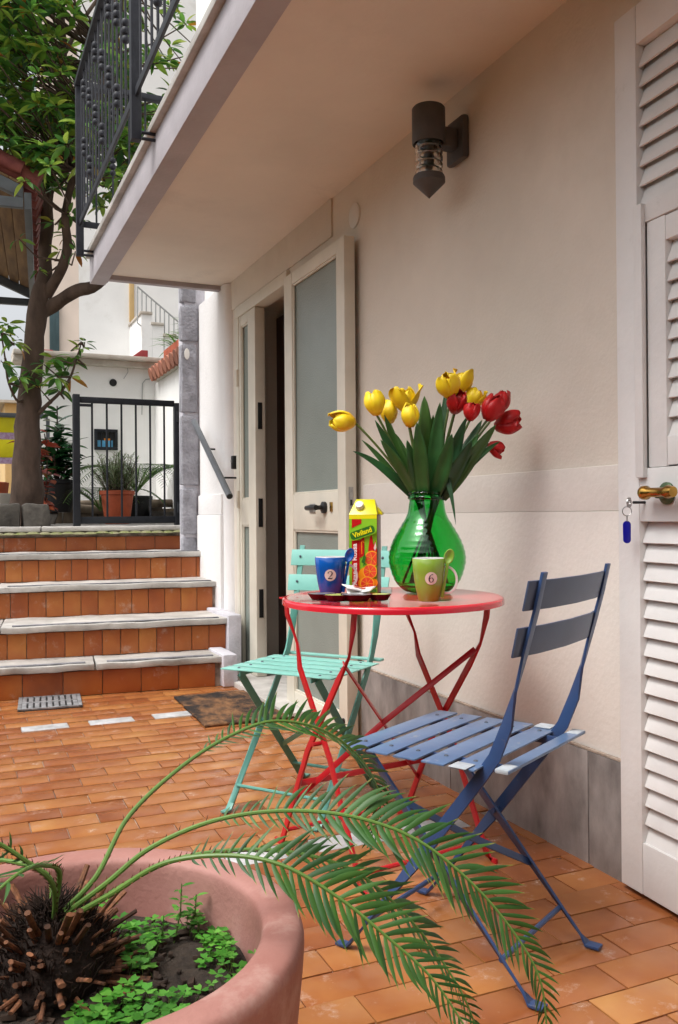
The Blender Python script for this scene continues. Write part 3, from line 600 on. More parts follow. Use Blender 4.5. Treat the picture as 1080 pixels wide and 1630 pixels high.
vh = atY(180, 609, BWY); g = G(); g.lathe([(0, -.004), (.038, -.004), (.042, -.012), (.046, -.004), (.046, .01), (0, .01)], 24); put('vent_hole', g.mesh('vent_hole', M_black), gh, Matrix.Translation((vh.x, BWY, vh.z)) @ Matrix.Rotation(rad(90), 4, 'X'))
c = [atY(203, 585, BWY - .01), atY(204, 592, BWY - .01), atY(197, 603, BWY - .01)]; g = G(); g.tube(c, .004, 5); P('cable', g, M_rail, gh)
c = [atY(246, 602, BWY - .01), atY(232, 604, BWY - .01), atY(227, 610, BWY - .01), atY(226, 660, BWY - .01)]; g = G(); g.tube(c, .005, 5); P('cable', g, M_rail, gh)
# side wing with tiled verge
xs = atY(247, 640, BWY).x
B('side_wall', (xs, 8.0, .7), (xs + .25, BWY - .003, zl - .30), M_white, gh, 0)
B('verge_board', (xs - .05, 7.9, zl - .299), (xs + .3, BWY - .18, zl - .25), M_ledge, gh, .005)
for i in range(17):
    y = BWY - .30 - i * .19; g = G(); z = zl - .235
    pts = [(xs - .12 + k * .15, y, z + k * .045) for k in range(5)]; g.tube(pts, [.085, .083, .08, .078, .075], 10); P('roof_tile', g, M_rtile, gh)
lp = atZ(273, 607, 8.9)
gl = thing('globe_lamp', (xs, lp.y, lp.z), 'clear round globe lamp on a dark arm by the side wall', 'lamp')
xq = xs - .10
g = G(); g.lathe([(.001, -.085)] + [(.085 * math.sin(a), -.085 * math.cos(a)) for a in [i * math.pi / 12 for i in range(1, 11)]] + [(.03, .085)], 24, (xq, lp.y, lp.z - .02)); P('globe', g, mat('globe_glass', (.9, .9, .9), .1, trans=.6, var=0), gl)
g = G(); g.lathe([(.0, .13), (.045, .125), (.055, .09), (.05, .055), (0, .055)], 20, (xq, lp.y, lp.z - .02)); g.tube([(xq, lp.y, lp.z + .08), (xs + .02, lp.y, lp.z + .1)], .012, 8); P('arm', g, M_gate, gl)

# upper house behind the ledge
UY = 14.0
uh = thing('upper_house', (2.5, UY, 2.8), 'tall white house with outside stairs and peach corner behind the ledge', 'house')
def ux(px, py=520): return atY(px, py, UY).x
def uz(py, px=200): return atY(px, py, UY).z
xpe0, xpe1 = ux(64), ux(126)
B('wall', (xpe1, UY, .9), (8.5, UY + .4, 9.5), M_white, uh, 0); B('peach_wall', (xpe0, UY + .01, .9), (xpe1 - .002, UY + .4, 9.5), M_peach, uh, 0)
fw_ = thing_part('window', uh, (ux(80), UY, 2.8)); zt = uz(488)
B('pane', (ux(79), UY - .008, uz(566)), (ux(92), UY + .012, zt), M_niche, fw_, 0)
for px in (79, 84, 89): B('shutter_board', (ux(px) - .0, UY - .05, uz(566)), (ux(px) + .045, UY - .009, zt), M_shutg, fw_, .003)
df = thing_part('door_surround', uh, (ux(211), UY, uz(512)))
B('jamb', (ux(206), UY - .03, uz(512)), (ux(213.5), UY + .01, uz(395)), M_ochre, df, .005); B('foot', (ux(213.6), UY - .029, uz(513)), (ux(221), UY + .01, uz(505)), M_ochre, df, .005)
st_px = [(204, 516, 222), (220, 531, 239), (238, 547, 258), (255, 563, 275)]
for i, (a, y, b) in enumerate(st_px):
    B('stair_slab', (ux(a), UY - 1.0, uz(y) - .04), (ux(b), UY - .002, uz(y)), M_ledge, uh, .004); B('stair_block', (ux(a) + .02, UY - .98, 2.2), (ux(b) - .002, UY - .003, uz(y) - .041), M_white, uh, 0)
rl = thing_part('stair_railing', uh, (ux(222), UY - .95, uz(512)))
UY2 = UY - .95
tops = []
for i, px in enumerate([219, 226, 233, 241, 248, 255, 262, 269, 277, 284, 291, 298]):
    t = (px - 219) / 79; yt = 456 + t * 68; yb = 514 + t * 62
    a, b = atY(px, yb, UY2), atY(px, yt, UY2); tops.append((a, b)); g = G(); g.tube([a, b], .009, 6); P('baluster', g, M_rail, rl)
g = G(); g.tube([t[1] for t in tops], .012, 6); P('handrail', g, M_rail, rl); g = G(); g.tube([t[0] for t in tops], .009, 6); P('string_rail', g, M_rail, rl)
rb = thing('flower_trough', atY(222, 567, BWY + .1), 'dark red flower trough on the ledge of the low wall', 'trough')
a, b = atY(206, 569, BWY + .05), atY(234, 559, BWY + .05)
g = G(); g.prism([(a.x, BWY - .02, zl + .011), (b.x, BWY - .02, zl + .011), (b.x, BWY - .02, b.z), (a.x + .14, BWY - .02, b.z)], (0, .25, 0)); P('box', g, M_redbox, rb, .008)
a = atY(64, 570, BWY); b = atY(84, 560, BWY)
rb2 = thing('flower_trough', (a.x, BWY, zl), 'red flower trough on the ledge beside the tree trunk', 'trough'); g = G(); g.box((a.x, BWY - .03, zl + .011), (b.x, BWY + .2, b.z + .02)); P('box', g, M_redbox, rb2, .008)

# ---------------------------------------------------------------- plants
def leaf_shape(l, w, fold=.18, droop=.25, n=5):
    """A pointed leaf along +x, folded at the midrib and drooping."""
    vs = []; fs = []
    for i in range(n + 1):
        t = i / n; ww = w * (math.sin(math.pi * min(1, t * .94 + .04)) ** .75) * (1 - .25 * t) if i < n else .0
        z = -droop * l * t * t; x = l * t * (1 - .12 * droop * t)
        vs += [(x, -ww / 2, z + fold * ww), (x, 0, z), (x, ww / 2, z + fold * ww)]
    for i in range(n):
        a = i * 3; fs += [(a, a + 1, a + 4, a + 3), (a + 1, a + 2, a + 5, a + 4)]
    return vs, fs
def frame(p, d, up=Vector((0, 0, 1)), roll_=0, s=1):
    d = Vector(d).normalized(); y = up.cross(d); y = y.normalized() if y.length > 1e-4 else d.orthogonal().normalized(); z = d.cross(y)
    M = Matrix(((d.x, y.x, z.x, p[0]), (d.y, y.y, z.y, p[1]), (d.z, y.z, z.z, p[2]), (0, 0, 0, 1)))
    return M @ Matrix.Rotation(roll_, 4, 'X') @ Matrix.Scale(s, 4)
def add_leaf(g, sh, M): g.add([M @ Vector(v) for v in sh[0]], sh[1])

# the tree
TB = Vector((.50, 7.35, .86))
tree = thing('garden_tree', TB, 'broad leaved evergreen tree rising by the stairs behind the balcony', 'tree')
TD = 7.35
def tp(px, py, dy=0): return atY(px, py, TD + dy)
tg = G()
limbs = [([tp(38, 838), tp(42, 780), tp(44, 700), tp(48, 620), tp(54, 550), tp(62, 490), tp(68, 455)], [.19, .14, .115, .10, .09, .085, .075]),
         ([tp(60, 500), tp(78, 490, .0), tp(100, 475, -.1), tp(125, 462, -.2), tp(155, 452, -.3), tp(200, 400, -.2), tp(240, 330, 0), tp(260, 250, .1)], [.07, .066, .06, .055, .05, .042, .03, .02]),
         ([tp(66, 465), tp(72, 420, .05), tp(74, 370, .1), tp(76, 320, .1), tp(80, 260, .1), tp(92, 180, .2), tp(100, 90, .2), tp(95, -20, .2), tp(80, -120, .3)], [.07, .062, .058, .052, .045, .04, .034, .028, .02]),
         ([tp(74, 470), tp(92, 440, -.1), tp(104, 415, -.2), tp(108, 385, -.2), tp(104, 340, -.3), tp(120, 270, -.3), tp(150, 180, -.2), tp(170, 90, -.2), tp(190, -40, 0)], [.055, .048, .045, .04, .034, .03, .026, .02, .015]),
         ([tp(76, 345, .1), tp(50, 300, .2), tp(10, 250, .3), tp(-50, 190, .3), tp(-120, 100, .2)], [.03, .026, .024, .02, .014]),
         ([tp(74, 330, .1), tp(85, 270, .5), tp(60, 180, .8), tp(30, 80, .9), tp(0, -60, 1)], [.03, .026, .024, .02, .014]),
         ([tp(100, 90, .2), tp(140, 20, .6), tp(200, -60, .9)], [.022, .018, .012]),
         ([tp(52, 668), tp(75, 645, -.1), tp(95, 625, -.2), tp(112, 600, -.25), tp(122, 570, -.28), tp(130, 545, -.3)], [.022, .018, .014, .011, .008, .005]),
         ([tp(48, 620), tp(30, 640, -.1), tp(14, 610, -.2), tp(8, 570, -.2), tp(2, 530, -.2)], [.02, .012, .010, .008, .006])]
for pts, rs in limbs:
    # refine and wobble
    q = []; rr = []
    for i in range(len(pts) - 1):
        for k in range(4):
            t = k / 4; p0_ = pts[max(i - 1, 0)]; p1_, p2_ = pts[i], pts[i + 1]; p3_ = pts[min(i + 2, len(pts) - 1)]
            c = .5 * ((2 * p1_) + (p2_ - p0_) * t + (2 * p0_ - 5 * p1_ + 4 * p2_ - p3_) * t * t + (-p0_ + 3 * p1_ - 3 * p2_ + p3_) * t ** 3); r_ = rs[i] * (1 - t) + rs[i + 1] * t
            q.append(c + Vector((pnoise(c * 5), pnoise(c * 5 + Vector((4, 4, 4))), 0)) * r_ * .25); rr.append(r_ * (1 + .12 * pnoise(c * 9)))
    q.append(pts[-1]); rr.append(rs[-1]); tg.tube(q, [x * .88 for x in rr], 12)
leafA, leafB, leafC = leaf_shape(.125, .044, .15, .25), leaf_shape(.105, .04, .2, .15), leaf_shape(.14, .05, .12, .4)
clusters = []
def clus(p, n, s, outward): clusters.append((Vector(p), n, s, Vector(outward)))
hub = tp(80, 160, .2)
limb_pts = [p for pts, _ in limbs[1:7] for p in pts[2:]] + [p for pts, _ in limbs[7:] for p in pts[1:]]
tries = 0
while len(clusters) < 1050 and tries < 30000:
    tries += 1
    px = R.uniform(-170, 330); py = R.uniform(-190, 330); dy = R.uniform(-.9, 1.2)
    lim = 335 - max(0, (px - 60)) * .0 + 40 * pnoise(Vector((px * .012, 3, 0)))
    if px < 40: lim = 235 + px * .6
    if 40 < px < 120: lim = 300
    if py > lim: continue
    # open sky gap near the upper right, holes elsewhere
    if 100 < px < 330 and py < 30 and R.random() < .78: continue
    if px > 200 and py < 150 and R.random() < .88: continue
    if pnoise(Vector((px * .011, py * .011, dy))) < -.24: continue
    p = tp(px, py, dy); clus(p, R.randint(8, 13), R.uniform(.8, 1.25), p - hub)
for px, py, n, s in ((5, 530, 9, 1.2), (20, 545, 9, 1.1), (2, 575, 8, 1.2), (30, 600, 8, 1.), (12, 515, 8, 1.), (48, 590, 9, 1.1), (60, 615, 8, 1.1), (70, 580, 7, .9), (84, 570, 8, 1.), (90, 600, 9, 1.1), (105, 585, 8, 1.1), (118, 575, 8, 1.), (128, 555, 7, .8), (135, 545, 7, .7), (112, 600, 8, 1.2), (95, 620, 7, 1.), (112, 340, 8, 1.1), (95, 400, 6, .9), (85, 355, 7, .9), (108, 375, 6, 1.), (30, 380, 4, .8), (90, 300, 8, 1.2), (62, 430, 5, .7), (130, 350, 6, .9), (120, 400, 5, .8)):
    p = tp(px, py, R.uniform(-.35, -.1)); clus(p, n, s, Vector((R.uniform(-1, 1), R.uniform(-1, .3), -.3)))
leaves = []
for p, n, s, out in clusters:
    # a twig towards the nearest limb
    if len(leaves) < 1e9:
        qn = min(limb_pts, key=lambda a: (a - p).length)
        if .05 < (qn - p).length < (1.1 if p.z > 2.6 else .4): mid = (p + qn) / 2 + Vector((R.uniform(-.08, .08), R.uniform(-.08, .08), -.05)); tg.tube([qn, mid, p], [.010, .007, .004], 5)
    for k in range(n):
        a = 2 * math.pi * k / n + R.uniform(-.4, .4); el = R.uniform(-.5, .75)
        d = Vector((math.cos(a) * math.cos(el), math.sin(a) * math.cos(el), math.sin(el))) + out.normalized() * .35
        leaves.append((frame(p + d * .02, d, roll_=R.uniform(-.7, .7), s=s * R.uniform(.75, 1.15)), R.choice((0, 1, 2))))
P('trunk', tg, M_bark, tree, smooth=60)
shapes = [leafA, leafB, leafC]; lmesh = []
for sh in shapes: g = G(); g.add(*sh); lmesh.append(g.mesh('leaf', M_tree, smooth=60, recalc=False))
def vis(M):
    p = M.translation; q = p - EYE; z = q.dot(FW); x = CX + F_PX * q.dot(RT) / z; y = CY - F_PX * q.dot(UP) / z
    if not (0 < x < 300 and 0 < y < 660) or (x > 140 and y > 430 - (x - 140) * 2.2): return 0
    return M.to_scale().x / z
leaves.sort(key=lambda t: -vis(t[0]))
for M, k in leaves[:290]: put('leaf', lmesh[k], tree, M)
g = G()
for M, k in leaves[290:]: add_leaf(g, shapes[k], M)
tag(put('crown', g.mesh('crown', M_tree, smooth=60, recalc=False), tree), kind='stuff')

# plant in the terracotta pot behind the gate
def pot(name, c, r, h, m, label, rim=.02, group=None):
    t = thing(name, c, label, 'flower pot', group)
    g = G(); g.lathe([(0, 0), (r * .68, 0), (r * .72, .01), (r * .94, h - .05), (r * .94, h - .045), (r + .004, h - .04), (r + .004, h - .004), (r - .004, h), (r - rim, h), (r - rim, h - .05), (0, h - .05)], 32, c); P('pot_body', g, m, t, smooth=45)
    g = G(); g.lathe([(0, h - .045), (r - rim + .002, h - .043)], 24, c); P('soil', g, M_soil, t); return t
PY = 8.9; pc = atY(187, 818, PY); pc.z = .862
pr = (atY(216, 790, PY).x - atY(160, 790, PY).x) / 2 * .97; ph = atY(187, 781, PY).z - .862
pot('flower_pot', pc, pr, ph, M_terra_o, 'orange terracotta pot with rosemary behind the gate')
sh = thing('rosemary_bush', pc + Vector((0, 0, ph - .05)), 'grey green rosemary bush growing in the orange terracotta pot', 'shrub')
g = G(); gs = G(); small = leaf_shape(.07, .013, .1, .1, 2)
for i in range(75):
    a = R.uniform(0, 6.28); top = pc + Vector((math.cos(a) * R.uniform(.02, .30), math.sin(a) * R.uniform(.02, .25), ph + R.uniform(.10, .40))); bs = pc + Vector((math.cos(a) * .08, math.sin(a) * .08, ph - .06))
    gs.tube([bs, bs.lerp(top, .5) + Vector((0, 0, .04)), top], [.006, .005, .002], 4)
    for k in range(30):
        t = .25 + .75 * k / 30; p = bs.lerp(top, t); an = R.uniform(0, 6.28); add_leaf(g, small, frame(p, (math.cos(an), math.sin(an), R.uniform(.2, 1.1)), s=R.uniform(.7, 1.2)))
P('stems', gs, M_log, sh); tag(put('foliage', g.mesh('foliage', M_rosem, recalc=False), sh), kind='stuff')
# small cycad in a black pot behind it
c2 = atY(218, 800, 9.8); c2.z = .862
pot('flower_pot', c2, .17, .30, M_black, 'black pot with a small cycad behind the gate')
def small_cycad(name, base, label, n, L, cat='palm'):
    t = thing(name, base, label, cat); leaflet = leaf_shape(.10, .011, .1, .15, 2)
    for i in range(n):
        a = 2 * math.pi * i / n + R.uniform(-.2, .2); pts = [base + Vector((math.cos(a), math.sin(a), 0)) * (L * s) + Vector((0, 0, L * (1.25 * s - 1.15 * s * s))) for s in [k / 12 for k in range(13)]]
        g = G(); g.tube(pts, [.008 - .0005 * k for k in range(13)], 5); o = P('frond', g, M_rachis, t)
        gl_ = G()
        for k in range(26):
            s = .15 + .85 * k / 26; ii = min(11, int(s * 12)); f_ = s * 12 - ii; p = pts[ii].lerp(pts[ii + 1], f_); tn = (pts[ii + 1] - pts[ii]).normalized(); sd = tn.cross(UP0).normalized()
            for q in (-1, 1): add_leaf(gl_, leaflet, frame(p, tn * .6 + sd * q + Vector((0, 0, .1)), s=(1.1 - .6 * abs(s - .5)) * L / .55))
        tag(put('leaflet_rows', gl_.mesh('leaflet_rows', M_leaflet, recalc=False), o), kind='stuff')
small_cycad('small_cycad', c2 + Vector((0, 0, .34)), 'small cycad palm in the black pot behind the gate', 21, .85)
c3 = atY(160, 800, 9.5); small_cycad('small_cycad', Vector((c3.x, 9.5, 1.0)), 'small cycad palm growing on the stone bed beside the orange pot', 13, .68)
# rubber plant
c4 = atY(92, 790, 9.3); c4.z = .862
pot('flower_pot', c4 + Vector((0, 0, .12)), .19, .33, M_black, 'black plastic pot holding the rubber plant by the white wall')
rp_ = thing('rubber_plant', c4 + Vector((0, 0, .4)), 'bushy dark green rubber plant in a black pot by the white wall', 'plant')
lsh = leaf_shape(.22, .10, .12, .25); g = G(); gs = G()
stems = [(0, 0, .80), (-.12, .05, .52), (.14, -.05, .42), (.05, .1, .60), (-.2, -.05, .32), (.22, .0, .25), (-.05, -.15, .4)]
lv = []
for sx, sy, h in stems:
    b = c4 + Vector((0, 0, .40)); t = b + Vector((sx, sy, h)); gs.tube([b, b.lerp(t, .5) + Vector((sx * .2, 0, 0)), t], [.012, .010, .006], 6)
    for k in range(int(16 + h * 26)):
        s = .2 + .8 * R.random(); a = R.uniform(0, 6.28); p = b.lerp(t, s); lv.append(frame(p, (math.cos(a), math.sin(a), R.uniform(-.2, .8)), roll_=R.uniform(-.4, .4), s=R.uniform(.7, 1.1)))
P('stems', gs, M_bark, rp_)
lm = G().add(*lsh).mesh('leaf', M_rubber, smooth=60, recalc=False)
for M in lv: put('leaf', lm, rp_, M)
# copper leaved shrub by the trunk
c5 = atY(58, 800, 8.2); c5.z = .862
cs = thing('copper_shrub', c5, 'loose shrub with copper red leaves between tree trunk and rubber plant', 'shrub'); lsh = leaf_shape(.12, .07, .1, .3, 3); gs = G(); lm = G().add(*lsh).mesh('leaf', M_redl, recalc=False)
for i in range(9):
    t = c5 + Vector((R.uniform(-.22, .16), R.uniform(-.2, .2), R.uniform(.2, .85))); gs.tube([c5, c5.lerp(t, .5) + Vector((R.uniform(-.05, .05), 0, 0)), t], [.007, .005, .003], 5)
    for k in range(14): p = c5.lerp(t, R.uniform(.3, 1)); a = R.uniform(0, 6.28); put('leaf', lm, cs, frame(p, (math.cos(a), math.sin(a), R.uniform(-.5, .5)), roll_=R.uniform(-.6, .6), s=R.uniform(.7, 1.4)))
P('stems', gs, M_bark, cs)
c6 = atY(50, 815, 7.5); c6.z = .90
ys = thing('yellow_green_seedling', c6, 'small yellow green plant at the foot of the tree trunk', 'plant'); lm = G().add(*leaf_shape(.075, .045, .1, .3, 3)).mesh('leaf', M_clover, recalc=False)
for k in range(26): a = R.uniform(0, 6.28); put('leaf', lm, ys, frame(c6 + Vector((R.uniform(-.05, .06), R.uniform(-.05, .05), R.uniform(0.02, .22))), (math.cos(a), math.sin(a), R.uniform(-.2, .7)), s=R.uniform(.6, 1.2)))
gs = G().tube([c6, c6 + Vector((.01, 0, .22))], [.006, .003], 5); P('stem', gs, M_tstem, ys)
# rough stone bed along the wall
sb = thing('stone_bed', (1.4, 10.4, .86), 'low bed of rough stones and old timber along the white wall', 'stone bed')
x = .2; i = 0
while x < 3.4:
    w = R.uniform(.3, .6); stone_block('stone', (x, 10.35 + R.uniform(-.05, .05), .85), (x + w, 10.75, 1.02 + R.uniform(-.05, .05)), sb, seed=i, amp=.04); x += w + .02; i += 1
for a, b in ((.65, 2.9), (.9, 2.2)): g = G(); y = 10.28 - (a - .65) * .5; g.tube([(a, y, 1.06), ((a + b) / 2, y + .02, 1.085 - (a - .65) * .3), (b, y, 1.09)], [.045, .05, .045], 10); P('log', g, M_log, sb)
for i in range(12): x = .75 + i * .19; B('board', (x, 10.20, .86), (x + .17, 10.23, 1.02 + R.uniform(-.02, .02)), M_log, sb, .004)
stone_block('stone', (.62, 9.2, .85), (.95, 9.5, .97), sb, seed=22, amp=.05); stone_block('stone', (2.0, 9.6, .85), (2.5, 9.9, .98), sb, seed=23, amp=.05)
# plants up on the ledge
pl = thing('ledge_planter', atY(285, 572, 10.2), 'orange terracotta planter with green fern tuft on the roof verge', 'planter')
a = atY(270, 571, 10.0); zt_ = a.z
B('trough', (xs - .02, 9.0, zl - .13), (xs + .2, 10.6, zl + .02), M_terra_o, pl, .01)
g = G(); ls = leaf_shape(.32, .025, .1, .5, 4)
for k in range(120): aa = R.uniform(0, 6.28); add_leaf(g, ls, frame((xs + .08, R.uniform(9.1, 10.5), zl + .01), (math.cos(aa), math.sin(aa), R.uniform(.3, 1.6)), s=R.uniform(.6, 1.1)))
tag(put('fern_tuft', g.mesh('fern_tuft', M_clover, recalc=False), pl), kind='stuff')

# canopy roof on the left
cn = thing('canopy_roof', (.0, 8.0, .86), 'open timber canopy roof with red tile edging beside the tree', 'canopy')
E0, E1_ = atZ(37, 300, 6.3), atZ(47, 458, 9.2)
zc = (E0.z + E1_.z) / 2; E0.z = E1_.z = zc
dirE = (E1_ - E0).normalized(); left = Vector((-dirE.y, dirE.x, 0)); slope = .42; run = 2.2
def cnp(t, u, dz=0): return E0.lerp(E1_, t) + left * u + Vector((0, 0, u * slope + dz))
npl = 22
for i in range(npl):
    u0, u1 = run * i / npl, run * (i + .96) / npl; g = G(); a, b, c, d = cnp(0, u0), cnp(1, u0), cnp(1, u1), cnp(0, u1); g.prism([a, b, c, d], (0, 0, .02)); P('plank', g, M_plank, cn, .002)
for t in (0.012, .988):
    g = G(); g.prism([cnp(t - .012, 0, -.09), cnp(t + .012, 0, -.09), cnp(t + .012, 0, -.002), cnp(t - .012, 0, -.002)], left * run + Vector((0, 0, run * slope))); P('rafter', g, M_cbeam, cn, .003)
g = G(); a, b = cnp(-.005, -.03, -.10), cnp(1.005, -.03, -.10); g.bar([a, b], .12, .05, Vector((0, 0, 1))); P('edge_beam', g, M_cbeam, cn, .003)
for t in (0.0, 1.0): g = G(); a = cnp(t, 0, -.11); g.bar([a + Vector((0, 0, -.02)), a + left * run + Vector((0, 0, -.02))], .07, .05, Vector((0, 0, 1))); P('tie_beam', g, M_cbeam, cn, .003)
for i in range(17):
    t = (i + .5) / 17; g = G(); a = cnp(t, -.11, .105); b = cnp(t, .5, .11); g.tube([a, a.lerp(b, .5), b], [.078, .074, .07], 10); P('roof_tile', g, M_rtile_r, cn)
g = G(); g.tube([cnp(0, .0, .12), cnp(0, run, .12)], [.05, .05], 10); P('verge_tile', g, M_rtile_r, cn)
for t in (.98,):
    a = cnp(t, run * .9); g = G(); g.tube([(a.x, a.y, .86), (a.x, a.y, a.z)], .05, 10); P('column', g, M_cbeam, cn)
a = cnp(.02, run * .9); g = G(); g.tube([(a.x, a.y, .5), (a.x, a.y, a.z)], .05, 10); P('column', g, M_cbeam, cn)

# yellow banner on a rail, far yellow house
bn = thing('yellow_banner', atY(8, 700, 10.5), 'bright yellow printed banner hung on a rail behind the tree trunk', 'banner')
a, b = atY(-60, 740, 10.5), atY(24, 664, 10.5); zb = [atY(0, y, 10.5).z for y in (664, 688, 699, 728, 738)]
B('yellow_panel', (a.x, 10.5, zb[1]), (b.x, 10.52, zb[0]), M_yel, bn, .002); B('lilac_panel', (a.x, 10.501, zb[2]), (b.x, 10.519, zb[1] - .001), M_lil, bn, 0); B('yellow_panel', (a.x, 10.5, zb[3]), (b.x, 10.52, zb[2] - .001), M_yel, bn, .002); B('lilac_panel', (a.x, 10.501, zb[4]), (b.x, 10.519, zb[3] - .001), M_lil, bn, 0)
B('rail', (a.x - .3, 10.47, zb[0] + .001), (b.x + .35, 10.51, zb[0] + .05), M_cbeam, bn, .003)
for x in (a.x - .2, b.x + .33): B('post', (x, 10.48, .86), (x + .04, 10.51, zb[0] + .0), M_cbeam, bn, .003)
yh = thing('far_yellow_house', (-1.5, 26, .5), 'pale yellow house far beyond the banner', 'house')
a, b = atY(8, 690, 26), atY(62, 640, 26)
B('wall', (a.x, 26, .0), (atY(30, 640, 26).x, 29, atY(18, 642, 26).z), M_ochre, yh, 0); B('roof_slab', (a.x - .2, 25.8, atY(18, 642, 26).z + .001), (atY(30, 640, 26).x + .2, 29, atY(18, 638, 26).z), M_ledge, yh, 0)
B('wall', (atY(50, 640, 24).x, 24, .0), (atY(64, 640, 24).x, 25.5, atY(60, 600, 24).z), M_ochre, yh, 0)
wp = thing('pale_planter', atY(2, 800, 8.0), 'pale stone planter with a terracotta rim left of the tree trunk', 'planter')
c = atY(-12, 800, 7.8); c.z = .862; g = G(); g.lathe([(0, 0), (.14, 0), (.17, .26), (.165, .27), (0, .27)], 24, c); P('bowl', g, M_ledge, wp); g = G(); g.lathe([(0, .27), (.12, .271), (.13, .36), (.11, .365), (0, .35)], 24, c); P('rim_pot', g, M_terra_o, wp)

# ================================================================== TABLE
TC = Vector((1.095, 2.135, 0)); TZ = .71
table = thing('bistro_table', TC, 'round red folding bistro table with crossed legs', 'table', rz=rad(8))
g = G(); g.lathe([(0, TZ), (.285, TZ), (.293, TZ + .0015), (.2985, TZ - .001), (.3, TZ - .006), (.3, TZ - .016), (.297, TZ - .017), (.296, TZ - .004), (0, TZ - .004)], 96); P('top', g, M_red, table, smooth=50, local=True)
V = Vector
def kinked(u, v0, v1):
    top = TZ - .006
    return [V((u, v0, top)), V((u, v0 + (v1 - v0) * .02, top - .05)), V((u + .012, v0 + (v1 - v0) * .12, top - .13)), V((u, v0 + (v1 - v0) * .20, top - .19)), V((u, v0 + (v1 - v0) * .6, .30)), V((u, v0 + (v1 - v0) * .97, .018)), V((u, v1 + (.012 if v1 > v0 else -.012), .004)), V((u, v1 + (.03 if v1 > v0 else -.03), .004))]
UU = .215
yo = .045
for s, off in ((-1, 0), (1, 0)):
    u = s * UU
    P('leg', G().bar(kinked(u, -.19 + yo, .21 + yo), .018, .007, [V((0, 1, .2))] * 2 + [V((.6, .8, 0))] + [V((0, 1, .5))] * 5), M_redleg, table, .001, local=True)
    P('leg', G().bar(kinked(u - s * .012, .19 + yo, -.20 + yo), .018, .007, [V((0, 1, .2))] * 2 + [V((.6, .8, 0))] + [V((0, 1, .5))] * 5), M_redleg, table, .001, local=True)
    P('pivot', G().tube([(u - .014, yo + .0, .33), (u + .012, yo + .0, .33)], .006, 8), M_redleg, table, local=True)
def Bpt(z):
    k = kinked(0, -.19 + yo, .21 + yo)
    for a, b in zip(k[:-1], k[1:]):
        if b.z <= z <= a.z: return a.y + (b.y - a.y) * (a.z - z) / max(1e-6, a.z - b.z)
    return 0
for s in (-1, 1): P('brace', G().bar([V((-s * UU, Bpt(.56) , .56)), V((0, Bpt(.36) + s * .004, .36)), V((s * UU, Bpt(.14), .14))], .016, .004, V((0, .5, 1))), M_redleg, table, .0008, local=True)
P('stretcher', G().bar([V((-UU, Bpt(.2), .20)), V((UU, Bpt(.2), .20))], .016, .005, V((0, .3, 1))), M_redleg, table, .0008, local=True)
P('stretcher', G().tube([(-UU, .19 + yo, .045), (UU, .19 + yo, .045)], .006, 8), M_redleg, table, local=True); P('stretcher', G().tube([(-UU, -.18 + yo, .045), (UU, -.18 + yo, .045)], .006, 8), M_redleg, table, local=True)
P('stretcher', G().bar([V((-UU - .005, -.19 + yo, TZ - .01)), V((UU + .005, -.19 + yo, TZ - .01))], .018, .005, V((0, 1, 0))), M_redleg, table, .0008, local=True); P('stretcher', G().bar([V((-UU - .005, .19 + yo, TZ - .01)), V((UU + .005, .19 + yo, TZ - .01))], .018, .005, V((0, 1, 0))), M_redleg, table, .0008, local=True)

